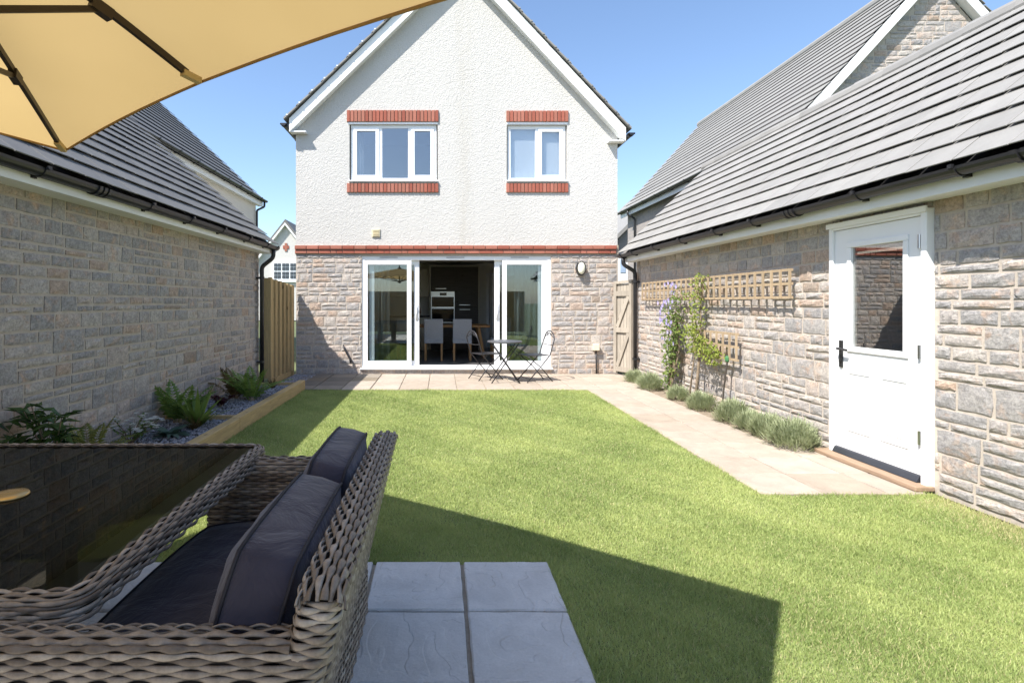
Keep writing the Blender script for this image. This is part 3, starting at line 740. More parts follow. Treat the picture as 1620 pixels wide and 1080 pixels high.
# white door of the right garage
dr = MB(); fx0, fx1 = 3.455, 3.56
dr.box(fx0,fx1,GD[0]+.002,GD[0]+.05,GD[2],GD[3]-.002).box(fx0,fx1,GD[1]-.05,GD[1]-.002,GD[2],GD[3]-.002).box(fx0,fx1,GD[0]+.05,GD[1]-.05,GD[3]-.05,GD[3]-.002)
door = dr.build('door', MUPVC, gar, bevel=.006)
MB().box(3.44,3.454,GD[0]-.01,GD[1]+.012,GD[3]-.03,GD[3]+.012).build('head_trim', MUPVC, door)
lf = MB(); ya, yb = GD[0]+.054, GD[1]-.054; za, zb = .085, GD[3]-.054; px0, px1 = 3.475, 3.52
PY0, PY1, PZ0, PZ1 = 4.03, 4.54, .985, 1.82
wall_boxes(lf, 'x', px0, px1, ya, yb, za, zb, [(PY0,PY1,PZ0,PZ1)]); lf.build('leaf', MUPVC, door)
bd = MB()
for (a,b,c,d) in ((PY0-.045,PY1+.045,PZ0-.045,PZ0),(PY0-.045,PY1+.045,PZ1,PZ1+.045),(PY0-.045,PY0,PZ0,PZ1),(PY1,PY1+.045,PZ0,PZ1)): bd.box(3.463,3.475,a,b,c,d)
bd.build('glazing_bead', MUPVC, door, bevel=.008)
MB().prism([(3.506,PY0-.005),(3.511,PY0-.005),(3.489,PY1+.005),(3.484,PY1+.005)], 'z', PZ0-.005, PZ1+.005).build('pane', MDOORGLASS, door)
for (a,b) in ((3.99,4.24),(4.33,4.58)):
    m = MB(); 
    for (q,w,e,r_) in ((a,b,.27,.285),(a,b,.755,.77),(a,a+.015,.285,.755),(b-.015,b,.285,.755)): m.box(3.469,3.475,q,w,e,r_)
    m.box(3.471,3.475,a+.045,b-.045,.33,.71); m.build('raised_panel', MUPVC, door, bevel=.004)
hm = MB(); hm.box(3.462,3.475,4.635,4.67,.80,1.03); hm.tube([(3.47,4.653,.96),(3.43,4.653,.96),(3.425,4.635,.96),(3.425,4.535,.955)], .010, 8)
hm.tube([(3.47,4.653,.85),(3.455,4.653,.85)], .012, 8); hm.build('handle', MBLACK, door)
for z in (.33,.95,1.75): MB().lathe((3.462,GD[0]+.066,z), [(.010,0),(.010,.10)], 10).build('hinge', MCHROME, door)
MB().prism([(3.44,.06),(3.476,.06),(3.476,.11),(3.462,.10)], 'y', ya+.01, yb-.01).build('weather_bar', plain('dark_aluminium',(.07,.075,.09),.35,metal=.5), door)
MB().box(3.36,3.50,GD[0]-.02,GD[1]+.06,.018,.055).build('timber_sill', MOLDWOOD, door, bevel=.008)

# ------------------------------------------------------------------ fence and gate
fn = empty('board_fence', (-2.85, 9.4, 0), 'tall treated pine fence between left garage and the house', 'fence')
MB().box(-2.98,-2.845,8.86,8.90,.1,1.76).build('return_board', MFENCE, fn)
MB().box(-2.845,-2.80,8.865,8.95,.0,1.77).build('post', MFENCE, fn)
MB().box(-2.785,-2.74,9.96,10.06,.0,1.67).build('post', MFENCE, fn)
nb = 10
for k in range(nb):
    y0 = 8.955 + k*.1; z = 1.75-.08*k/nb; xx = -2.825 + .06*k/nb
    xx += .028*(k % 2); MB().prism([(xx-.03,y0),(xx+.012,y0),(xx+.018,y0+.085),(xx-.03,y0+.085)], 'z', .1, z).build('board', MFENCE, fn)
MB().box(-2.82,-2.765,8.95,9.96,.0,.1).build('gravel_board', MFENCE, fn)
for z in (.4,1.4): MB().box(-2.88,-2.828,8.95,9.96,z,z+.07).build('rail', MFENCE, fn)
gt = empty('garden_gate', (3.37, 9.9, 0), 'weathered ledged and braced timber gate beside right garage', 'gate')
p0 = Vector((3.27,10.06,0)); p1 = Vector((3.47,9.68,0)); L = (p1-p0).length; ux = (p1-p0).normalized(); un = Vector((ux.y,-ux.x,0))
if un.y > 0: un = -un
def gp(u, z, d=0): q = p0 + ux*u + un*d; return (q.x,q.y,z)
n = 6
for k in range(n): MB().bar(gp((k+.5)*L/n,.07), gp((k+.5)*L/n,1.70), L/n-.006, .018, tuple(un)).build('board', MGATE, gt)
for (u) in (.03, L-.03): MB().bar(gp(u,.05,.03), gp(u,1.73,.03), .06, .03, tuple(un)).build('stile', MGATE, gt)
for z in (.13,.85,1.52): MB().bar(gp(.06,z,.029), gp(L-.06,z,.029), .09, .028, tuple(un)).build('ledge', MGATE, gt)
for (a,b) in ((.18,.80),(.90,1.47)): MB().bar(gp(.08,a,.028), gp(L-.08,b,.028), .07, .024, tuple(un)).build('brace', MGATE, gt)
MB().bar(gp(.0,1.72,.02), gp(L,1.74,.02), .05, .04, tuple(un)).build('top_rail', MGATE, gt)
MB().box(3.455,3.53,9.61,9.665,0,1.77).build('gate_post', MGATE, gt)

# board fence behind the garden (mirrored in the glass)
bf = empty('rear_fence', (.3,-2.6,0), 'treated pine fence closing the garden behind the seating', 'fence')
fb_ = mesh_of(MB().box(-.07,.07,-.01,.01,0,1.72), 'board', MFENCE)
for k in range(46): piece('board', fb_, (-3.0+k*.145,-2.6+(.012 if k%2 else 0),.1), bf)
for z in (.4,1.5): MB().box(-3.05,3.6,-2.66,-2.615,z,z+.07).build('rail', MFENCE, bf)
sf = empty('side_fence', (-3.0,0,0), 'treated pine fence left of the seating', 'fence')
for k in range(32): piece('board', fb_, (-3.02+(.012 if k%2 else 0),-2.5+k*.15,.1), sf, (1,1,1), (0,0,math.pi/2))
for z in (.4,1.5): MB().box(-3.09,-3.045,-2.55,2.35,z,z+.07).build('rail', MFENCE, sf)

# ------------------------------------------------------------------ neighbouring houses
def far_roof(parent, poly_front, xe, ze, xr, zr, y0, y1, n, name='roof', mat=None):
    mb = MB(); dx = (xr-xe)/n; dz = (zr-ze)/n; t = .05
    for k in range(n):
        e_ = 1.05 if k < n-1 else 1.0; a = (xe+dx*k, ze+dz*k); b = (xe+dx*(k+e_), ze+dz*(k+e_))
        mb.prism([(a[0],a[1]+.05),(b[0],b[1]+.01),(b[0],b[1]+.024),(a[0],a[1]+.064)], 'y', y0, y1)
    s_ = 1 if xr > xe else -1
    MB().prism([(xe,ze),(xr,zr),(xr,zr-.06),(xe,ze-.06)], 'y', y0+.03, y1-.03).build('roof_deck', plain('dark_felt',(.03,.03,.032),.9), parent)
    o = mb.build(name, mat or MTILE, parent); kind(o, 'stuff'); return o
# left: cream rendered house
nl = empty('cream_house', (-9.8,14,0), 'cream rendered house with shade-darkened roof behind left garage', 'house')
MB().prism([(-13.5,0),(-6.05,0),(-6.05,4.75),(-9.8,8.3),(-13.5,4.75)], 'y', 10.5, 17.6).build('wall', MCREAM, nl)
far_roof(nl, None, -5.86, 4.72, -9.8, 8.42, 10.3, 17.85, 16, mat=MTILE_SHADE); far_roof(nl, None, -13.75, 4.72, -9.8, 8.42, 10.3, 17.85, 16, mat=MTILE_SHADE)
MB().box(-5.93,-5.90,10.3,17.85,4.52,4.70).build('fascia', MWPAINT, nl); MB().box(-6.06,-5.931,10.3,17.85,4.535,4.55).build('soffit', MWPAINT, nl)
gutter(nl, -5.80, 4.72, 10.3, 17.9, -1, [11.0,11.9,12.8,13.7,14.6,15.5,16.4,17.3])
downpipe(nl, [(-5.80,17.7,4.66),(-5.80,17.7,4.5),(-5.98,17.5,4.35),(-5.98,17.5,.01)], [3.6,2.2], wall=-6.06)
# far white gabled house
fw = empty('white_gabled_house', (-11.5,40,0), 'small distant white gabled house with white bar window', 'house')
MB().prism([(-15,0),(-8,0),(-8,2.6),(-11.5,7.1),(-15,2.6)], 'y', 40, 48).build('wall', MREND, fw)
MB().prism([(-8,2.75),(-11.5,7.25),(-11.5,7.5),(-7.6,2.5)], 'y', 39.75, 48.3).build('roof', MTILE_SHADE, fw)
MB().prism([(-15,2.75),(-11.5,7.25),(-11.5,7.5),(-15.4,2.5)], 'y', 39.75, 48.3).build('roof', MTILE_SHADE, fw)
MB().prism([(-8,2.6),(-11.5,7.08),(-11.5,7.24),(-7.8,2.6)], 'y', 39.7, 39.99).build('barge_board', MWPAINT, fw)
MB().prism([(-15,2.6),(-11.5,7.08),(-11.5,7.24),(-15.2,2.6)], 'y', 39.7, 39.99).build('barge_board', MWPAINT, fw)
wf = MB().box(-12.45,-10.55,39.9,39.98,3.0,4.4).build('window', MUPVC, fw)
for k in range(3):
    for j in range(2):
        x0 = -12.36+k*.6; z0 = 3.1+j*.62
        for q in range(2):
            for w_ in range(2): MB().box(x0+q*.27,x0+.235+q*.27,39.87,39.899,z0+w_*.28,z0+.24+w_*.28).build('pane', plain('dark_pane',(.05,.06,.075),.1) if (k+j+q+w_)==0 else bpy.data.materials['dark_pane'], wf)
MB().box(-12.5,-10.5,39.8,39.99,2.86,2.99).build('sill', MUPVC, fw)
MB().box(-11.59,-11.41,39.95,39.99,5.15,5.75).build('brick_motif', MBRICK, fw); MB().box(-11.72,-11.28,39.955,39.992,5.33,5.57).build('brick_motif', MBRICK, fw)
# right: tall stone house
nr_ = empty('stone_house', (9.64,15,0), 'tall stone house with long pale roof behind right garage', 'house')
MB().prism([(6.9,0),(12.4,0),(12.4,4.6),(9.64,7.68),(6.9,4.6)], 'y', 10.56, 19.8).build('wall', MFAR, nr_)
gw = MB().prism([(6.9,0),(12.4,0),(12.4,4.6),(9.64,7.68),(6.9,4.6)], 'y', 10.5, 10.559).build('gable_wall', MMORT, nr_)
gl = [r for r in layout(6.9, 12.4, 4.6, 7.6, seed=31) if 4.6+(min((r[0]+r[1])/2-6.9, 12.4-(r[0]+r[1])/2))*1.11 > (r[2]+r[3])/2+.02]
lay_stones(gw, gl, '-y', 10.5)
far_roof(nr_, None, 6.66, 4.66, 9.64, 7.95, 10.32, 20.0, 18); far_roof(nr_, None, 12.62, 4.66, 9.64, 7.95, 10.32, 20.0, 18)
kind(MB().tube([(9.64,10.3,7.96),(9.64,20,7.96)], .11, 10).build('ridge', MTILE, nr_), 'stuff')
for s in (-1,1): 
    MB().prism([(9.64+s*3.0,4.38),(9.64,7.68),(9.64,7.93),(9.64+s*3.0,4.63)], 'y', 10.33, 10.36).build('barge_board', MWPAINT, nr_)
    MB().prism([(9.64+s*2.98,4.42),(9.64,7.70),(9.64,7.72),(9.64+s*2.98,4.44)], 'y', 10.361, 10.5).build('soffit', MWPAINT, nr_)
MB().box(6.70,6.73,10.37,20,4.46,4.64).build('fascia', MWPAINT, nr_)
gutter(nr_, 6.62, 4.66, 10.3, 20.05, 1, [11.5,12.5,13.5,14.5,15.5,16.5,17.5,18.5,19.5])
downpipe(nr_, [(6.62,19.0,4.6),(6.62,19.0,4.45),(6.83,18.9,4.3),(6.83,18.9,.01)], [3.2], wall=6.9)
wv = MB().box(6.86,6.9,15.9,16.6,2.75,3.9).build('window', plain('dark_frame',(.03,.03,.035),.4), nr_)
MB().box(6.85,6.859,15.97,16.53,2.82,3.83).build('pane', plain('grey_pane',(.35,.38,.42),.1), wv)
fs_ = empty('far_stone_house', (9,25,0), 'distant stone house with white window seen past the gate', 'house')
MB().prism([(8.05,0),(13,0),(13,4.8),(10.5,6.6),(8.05,4.2)], 'y', 24.5, 30).build('wall', MFAR, fs_)
fwn = MB().box(8.1,8.5,24.4,24.49,1.9,3.4).build('window', MUPVC, fs_); MB().box(8.16,8.40,24.38,24.399,2.7,3.32).build('pane', plain('blue_pane',(.35,.45,.60),.08), fwn)
MB().prism([(7.7,3.95),(10.5,6.7),(13.3,4.8),(13.3,5.0),(10.5,6.95),(7.7,4.15)], 'y', 24.2, 30.3).build('roof', MTILE, fs_)
# ------------------------------------------------------------------ raised bed
rbed = empty('raised_bed', (-2.14,5.6,0), 'long raised border edged with a treated timber sleeper', 'raised bed')
MB().box(-2.19,-2.09,2.95,5.6,-.02,.155).build('sleeper', MSLEEP, rbed, bevel=.008); MB().box(-2.19,-2.09,5.603,8.30,-.02,.16).build('sleeper', MSLEEP, rbed, bevel=.008)
for y in (5.75, 8.1): MB().box(-2.94,-2.192,y-.02,y+.02,.0,.15).build('cross_board', MSLEEP, rbed)
MB().box(-2.94,-2.192,2.95,8.28,-.02,.105).build('soil', plain('dark_soil',(.06,.055,.05),.95,.3,20,.6,80), rbed)
def gravel():
    n = 9000; V = []; F = []
    base = np.array([(1,0,0),(-1,0,0),(0,1,0),(0,-1,0),(0,0,1),(0,0,-.4)])
    fcs = [(0,2,4),(2,1,4),(1,3,4),(3,0,4),(2,0,5),(1,2,5),(3,1,5),(0,3,5)]
    for i in range(n):
        if i < 1200: x, y = random.uniform(-2.7,-2.3), random.uniform(8.33,10.0); z = .012
        else: x, y = random.uniform(-2.92,-2.2), 2.97+5.28*random.random(); z = .108
        s = random.uniform(.007,.017); q = base*np.array([s*random.uniform(.8,1.6), s, s*.8]); a = random.random()*6.28
        c, d = math.cos(a), math.sin(a); o = len(V)
        for p in q: V.append((x+p[0]*c-p[1]*d, y+p[0]*d+p[1]*c, z+p[2]+random.uniform(0,.006)))
        F += [tuple(k+o for k in f) for f in fcs]
    m = MB(); m.v = V; m.f = F; return m
gv = gravel().build('gravel', MGRAV); kind(gv, 'stuff'); gv['label'] = 'blue-grey slate gravel mulch in the raised border'; gv['category'] = 'gravel'

# ------------------------------------------------------------------ plants
def leaf6(mb, p, d, up, L, W, fold=.25, droop=.15):
    p = Vector(p); d = Vector(d).normalized(); s = d.cross(Vector(up))
    if s.length < 1e-3: s = d.orthogonal()
    s.normalize(); n = s.cross(d)
    a = p; m = p + d*L*.45 + n*L*.06; e = p + d*L - n*L*droop
    l = m + s*W/2 + n*W*fold; r = m - s*W/2 + n*W*fold
    mb.add([a, l, e, r, m], [(0,4,1),(1,4,2),(0,3,4),(4,3,2)])
def blade(mb, p, d, L, W, bend=.3, seg=3, up=(0,0,1)):
    p = Vector(p); d = Vector(d).normalized(); s = d.cross(Vector((0,0,1)))
    if s.length < 1e-3: s = Vector((1,0,0))
    s.normalize(); vs = []; q = p.copy(); dd = d.copy()
    for i in range(seg+1):
        w = W*(1-(i/seg)**1.6)*.5*(.7+.6*min(1,i)) if i < seg else .0005
        vs += [q+s*w, q-s*w]; q = q + dd*L/seg; dd = (dd + Vector((0,0,-bend/seg))).normalized()
    mb.add(vs, [(2*i,2*i+1,2*i+3,2*i+2) for i in range(seg)])
def frond(mb, p, d, L, W, n=14, bend=.9, toothed=True):
    q = Vector(p); dd = Vector(d).normalized(); step = L/n; pts = []
    for i in range(n+1):
        pts.append((q.copy(), dd.copy())); q = q + dd*step; dd = (dd + Vector((0,0,-bend/n))).normalized()
    mb.tube([a for a,_ in pts], [.0035*(1-.7*i/n) for i in range(n+1)], 3, False)
    for i in range(2, n+1):
        a, t = pts[i]; f = i/n; w = W*math.sin(math.pi*min(1,(f*.86+.12)))**.8
        s = t.cross(Vector((0,0,1))).normalized(); up = s.cross(t)
        for sg in (-1,1): leaf6(mb, a, s*sg + t*.35 + Vector((0,0,random.uniform(-.15,.1))), up, w, step*1.25, .1, .1)
ML_FERN = leafy('fern_green', (.10,.18,.035), (.21,.31,.07)); ML_FERNY = leafy('fern_lime', (.14,.17,.03), (.25,.25,.06)); ML_DARK = leafy('glossy_evergreen', (.035,.075,.02), (.08,.14,.04), .25, .15)
ML_RED = leafy('burgundy_leaf', (.05,.012,.02), (.11,.025,.04)); ML_HOSTA = leafy('blue_green_leaf', (.07,.13,.10), (.13,.20,.15)); ML_BROWN = leafy('rusty_fern', (.10,.07,.03), (.17,.13,.05))
ML_LAV = leafy('lavender_leaf', (.30,.35,.19), (.47,.51,.32), .7, .3); ML_CLEM = leafy('clematis_leaf', (.10,.16,.04), (.24,.30,.08)); ML_CLEMY = leafy('young_climber_leaf', (.18,.24,.04), (.36,.40,.09))
MPURP = leafy('lilac_petal', (.42,.36,.68), (.55,.50,.80), .6, .3); MWHITE = leafy('white_petal', (.68,.68,.62), (.78,.78,.74), .6, .3); MBARK = plain('climber_bark', (.24,.185,.13), .95, .3, 30, .6, 120)
def fern(x, y, z, h, n, mat, label, spread=1.0, W=.09, bend=1.0, seed=0):
    random.seed(100+seed); t = empty('fern', (x,y,z), label, 'fern'); mb = MB()
    for i in range(n):
        a = i*2.399+random.uniform(-.3,.3); el = random.uniform(.75,1.4)
        d = Vector((math.cos(a)*math.cos(el)*spread, math.sin(a)*math.cos(el)*spread, math.sin(el)))
        frond(mb, (x+.03*math.cos(a), y+.03*math.sin(a), z), d, h*random.uniform(.9,1.25), W*random.uniform(.8,1.2), 14, bend)
    mb.build('fronds', mat, t); MB().lathe((x,y,z-.02), [(.05,0),(.045,.04),(.02,.07)], 8).build('crown', MBARK, t)
fern(-2.40, 6.82, .11, .47, 13, ML_FERN, 'bright green fern, the tallest plant near the downpipe', seed=1)
fern(-2.68, 7.0, .11, .42, 9, ML_BROWN, 'rusty brown fern behind the bright green fern', seed=2)
fern(-2.74, 5.60, .11, .40, 12, ML_FERN, 'bushy green fern against the left wall', W=.11, seed=3)
fern(-2.78, 4.25, .11, .33, 10, ML_FERNY, 'yellow-green fern low against the wall behind rattan table', seed=4)
def strap(x, y, z, h, n, W, mat, name, label, cat, bend=.7, seed=0, elr=(.6,1.4)):
    random.seed(200+seed); mb = MB()
    for i in range(n):
        a = i*2.399; el = random.uniform(*elr); d = (math.cos(a)*math.cos(el), math.sin(a)*math.cos(el), math.sin(el))
        blade(mb, (x+.02*math.cos(a),y+.02*math.sin(a),z), d, h*random.uniform(.75,1.2), W*random.uniform(.8,1.2), bend, 5)
    tag(mb.build(name, mat, None), label, cat)
strap(-2.45, 5.42, .11, .44, 22, .05, leafy('strap_green',(.10,.17,.03),(.22,.31,.07)), 'strap_fern', 'upright strap-leaved fern in front of cross board', 'fern', .6, 1)
strap(-2.43, 5.30, .11, .20, 40, .012, ML_BROWN, 'sedge_tuft', 'low brownish tuft in front of the strap-leaved fern', 'plant', 1.4, 2)
strap(-2.53, 5.02, .11, .22, 22, .065, ML_HOSTA, 'hosta', 'low blue-green rosette plant in the gravel', 'plant', 1.1, 3, (.25,.9))
strap(-2.46, 7.85, .11, .17, 16, .03, ML_BROWN, 'small_shrub', 'tiny dark plant at the far end of the border', 'plant', .8, 4)
def shrub(name, x, y, z, r, h, n, L, W, mat, label, cat, seed=0, flowers=None, stems=6):
    random.seed(300+seed); t = empty(name, (x,y,z), label, cat); mb = MB(); st = MB(); fl = MB()
    for s in range(stems):
        a = random.random()*6.28; rr = r*random.uniform(.2,1); tip = Vector((x+rr*math.cos(a), y+rr*math.sin(a), z+h*random.uniform(.6,1)))
        st.tube([(x,y,z),(x+(tip.x-x)*.4,y+(tip.y-y)*.4,z+(tip.z-z)*.55),tip], [.006,.005,.003], 5)
        for k in range(n//stems):
            f = random.uniform(.35,1.02); p = Vector((x,y,z)).lerp(tip, f); b = random.random()*6.28
            leaf6(mb, p, (math.cos(b),math.sin(b),random.uniform(-.1,.9)), (0,0,1), L*random.uniform(.7,1.2), W*random.uniform(.8,1.2), .2, .12)
        if flowers:
            for k in range(5):
                c = tip + Vector((random.uniform(-.05,.05),random.uniform(-.05,.05),random.uniform(-.03,.03)))
                for q in range(6):
                    b = q*1.047; leaf6(fl, c, (math.cos(b),math.sin(b),.4), (0,0,1), .028, .022)
    mb.build('leaves', mat, t); st.build('stems', MBARK, t)
    if flowers: kind(fl.build('flowers', flowers, t), 'stuff')
shrub('evergreen_shrub', -2.62, 3.62, .11, .30, .56, 170, .15, .075, ML_DARK, 'glossy dark evergreen shrub at the left behind rattan table', 'shrub', 1, stems=9)
shrub('flowering_plant', -2.72, 4.72, .11, .24, .24, 200, .05, .022, ML_FERN, 'low plant with small white flowers by the wall', 'plant', 2, MWHITE, 9)
shrub('heuchera', -2.62, 6.38, .11, .13, .17, 90, .06, .055, ML_RED, 'small burgundy leaved plant in the gravel', 'plant', 3)
def lavender(x, y, r, h, k, label):
    random.seed(400+k); mb = MB()
    for i in range(int(3000*(r/.22)**2)):
        a = random.random()*6.28; q = random.random()**.5; el = math.acos(q)*.98+.02; f = random.uniform(.55,1.0)*(1+.14*math.sin(3*a+k)+.10*math.sin(7*a+2*k))
        nx, ny, nz = math.cos(a)*math.cos(el), math.sin(a)*math.cos(el), math.sin(el)
        p = (x+nx*r*f*.88, y+ny*r*f*.88, max(.01, nz*h*f*.82)); j = random.uniform
        blade(mb, p, (nx*.75+j(-.45,.45), ny*.75+j(-.45,.45), nz*.6+.45+j(-.2,.35)), random.uniform(.045,.095), random.uniform(.005,.009), j(0,.4), 2)
    o = mb.build('lavender', ML_LAV, None); tag(o, label, 'lavender', 'lavender clumps along the right wall')
for k, (x, y, r, h, lb) in enumerate([(3.27,9.05,.19,.20,'lavender clump nearest the garden gate'),(3.24,8.30,.23,.26,'lavender clump at the foot of the flowering climber'),(3.28,7.42,.17,.19,'small lavender clump below the trunk of the lime-green climber'),
        (3.27,6.75,.21,.22,'lavender clump just right of the lime-green climber'),(3.28,6.03,.23,.26,'lavender clump right of the thin tied stake'),(3.27,5.66,.18,.20,'pale lavender clump squeezed between two larger ones'),
        (3.27,5.36,.20,.24,'second lavender clump from the white door'),(3.27,4.98,.25,.27,'largest lavender clump right beside the white door')]):
    lavender(x, y, r, h, k, lb)
# trellis panels
def trellis(y0, y1, z0, z1, nv, rows, label):
    t = empty('trellis', (3.43,(y0+y1)/2,z0), label, 'trellis', 'timber trellis panels on the right wall')
    for i in range(nv+1):
        y = y0+.012+(y1-y0-.024)*i/nv; MB().box(3.405,3.422,y-.012,y+.012,z0,z1).build('slat', MTREL, t)
    for i in range(rows+1):
        z = z0+.012+(z1-z0-.024)*i/rows; MB().box(3.4225,3.44,y0,y1,z-.013,z+.013).build('rail', MTREL, t)
trellis(7.17, 9.10, 1.395, 1.69, 13, 2, 'upper timber trellis panel nearest the gate')
trellis(5.24, 7.16, 1.395, 1.69, 13, 2, 'upper timber trellis panel nearest the white door')
trellis(6.19, 7.25, .675, 1.0, 7, 2, 'small lower timber trellis panel behind the climber')
def climber(name, label, x, y, zt, stemspec, leafspec, lm, flowers, seed):
    random.seed(500+seed); t = empty(name, (x,y,0), label, 'climber'); st = MB(); mb = MB(); fl = MB()
    for (pts, r) in stemspec: st.tube(pts, r, 6)
    st.build('stem', MBARK, t, True)
    for (yc, zc, ry, rz, n, L) in leafspec:
        for i in range(n):
            a = random.random()*6.28; q = math.sqrt(random.random()); p = (x+random.gauss(-.02,.05), yc+ry*q*math.cos(a), zc+rz*q*math.sin(a)); b = random.random()*6.28
            leaf6(mb, p, (-.5+random.uniform(-.4,.4), math.cos(b), math.sin(b)*.8-.2), (-1,0,.3), L*random.uniform(.6,1.3), L*.6, .15, .15)
    mb.build('leaves', lm, t)
    if flowers:
        for (yc, zc, ry, rz, n) in flowers:
            for i in range(n):
                c = Vector((x-.07+random.uniform(-.05,.03), yc+random.uniform(-ry,ry), zc+random.uniform(-rz,rz)))
                for q in range(5):
                    b = q*1.257+random.random()*.3; leaf6(fl, c, (-.35, math.cos(b), math.sin(b)), (-1,0,0), .042, .028, .05, .05)
        kind(fl.build('flowers', MPURP, t), 'stuff')
climber('clematis', 'lilac flowering climber on the right wall below the upper trellis', 3.38, 7.75, 1.5,
    [([(3.34+.02*k,7.85+.05*k,0),(3.36,7.80+.03*k,.3),(3.38,7.7+.05*k,.7),(3.39,7.7,1.2)], [.014,.012,.008,.005]) for k in range(-2,4)] + [([(3.37,7.7,.9),(3.39,7.6,1.3),(3.39,7.55,1.6)], [.006,.004,.003])],
    [(7.8,.55,.17,.28,210,.07),(7.75,.95,.25,.30,270,.065),(7.7,1.25,.20,.18,120,.055),(7.85,.22,.12,.16,60,.055),(7.55,1.48,.14,.12,40,.05)], ML_CLEM,
    [(7.85,1.22,.26,.2,22),(7.75,1.5,.22,.15,13),(7.75,.85,.22,.1,6)], 1)
climber('jasmine', 'lime-green young climber with bare grey trunk on the right wall', 3.37, 7.0, 1.6,
    [([(3.33,7.03,0),(3.36,7.02,.4),(3.38,6.99,.8),(3.39,7.0,1.3),(3.39,6.98,1.66)], [.022,.02,.016,.009,.004]), ([(3.33,7.2,0),(3.36,7.16,.5),(3.38,7.1,.8)], [.012,.012,.006])],
    [(7.0,1.2,.09,.30,170,.05),(6.93,1.62,.14,.12,80,.05),(6.95,.80,.32,.14,260,.05),(6.62,.72,.20,.12,150,.055),(7.15,.98,.2,.1,110,.05),(7.2,1.45,.2,.06,40,.045)], ML_CLEMY, None, 2)
sk = empty('plant_stake', (3.40,6.38,0), 'thin dark stake with a green tie below lower trellis', 'stake')
MB().tube([(3.36,6.42,0),(3.37,6.40,.3),(3.40,6.36,.70)], .011, 6).build('cane', plain('dark_cane',(.06,.05,.04),.9,.3,40), sk)
MB().lathe((3.395,6.365,.655), [(.018,0),(.026,.02),(.024,.05),(.01,.07)], 8).build('tie', plain('green_tie',(.05,.16,.06),.7), sk)

# ------------------------------------------------------------------ bistro set
bt = empty('bistro_table', (1.08,9.05,.02), 'small round dark metal folding table on the patio', 'table')
cx, cy = 1.08, 9.05
MB().lathe((cx,cy,.685), [(.285,0),(.292,.006),(.292,.02),(.285,.026)], 32).build('tabletop', plain('slate_top',(.085,.087,.095),.38,.15,20), bt)
for s in (-1,1):
    for (yy) in (-.17,.17):
        MB().tube([(cx-s*.22,cy+yy*s*.9,.68),(cx,cy+yy*.92*s,.36),(cx+s*.235,cy+yy*s,.02)], .010, 8).build('leg', MIRON, bt, True)
    MB().tube([(cx+s*.17,cy-.155,.12),(cx+s*.17,cy+.155,.12)], .007, 6).build('stretcher', MIRON, bt)
def bistro_chair(x, y, rz, label):
    c = empty('bistro_chair', (0,0,0)); WORLD[c.name] = Vector((0,0,0))       # faces +y
    w = .19
    arch = [(-w,.20,.0)]
    L = [(-w, .22, 0), (-w,-.04,.27), (-w,-.20,.45), (-w,-.27,.67)]
    loop = L + [(-w*math.cos(th), -.285-.01*math.sin(th), .67+.18*math.sin(th)) for th in [math.pi*k/10 for k in range(1,10)]] + [(-q[0],q[1],q[2]) for q in reversed(L)]
    MB().tube(loop, .010, 8).build('back_frame', MIRON, c, True)
    for s in (-1,1): MB().tube([(s*(w-.022),.20,.44),(s*(w-.022),-.05,.24),(s*(w-.022),-.26,.0)], .009, 8).build('leg', MIRON, c, True)
    MB().tube([(-w+.02,-.2,.07),(w-.02,-.2,.07)], .006, 6).build('stretcher', MIRON, c); MB().tube([(-w,.16,.06),(w,.16,.06)], .006, 6).build('stretcher', MIRON, c)
    MB().box(-w+.012,w-.012,-.19,.21,.438,.452).build('seat', MIRON, c, bevel=.006)
    MB().tube([(-w,-.255,.62),(0,-.268,.61),(w,-.255,.62)], .006, 6).build('back_rail', MIRON, c)
    arc = [(-w*.93,-.285,.73),(-.1,-.285,.77),(0,-.285,.82),(.1,-.285,.77),(w*.93,-.285,.73)]; MB().tube(arc, .006, 6).build('scroll', MIRON, c)
    for s in (-1,1): MB().tube([(s*.05+.025*math.cos(q*.7),-.285,.79+.022*math.sin(q*.7)) for q in range(9)], .005, 5, False, True).build('scroll_ring', MIRON, c)
    c.location = (x,y,.019); c.rotation_euler = (0,0,rz); tag(c, label, 'chair', 'folding bistro chairs on the patio')
bistro_chair(.80, 9.42, R(-62), 'dark metal folding chair left of the bistro table')
bistro_chair(1.60, 9.18, R(106), 'dark metal folding chair right of the bistro table')

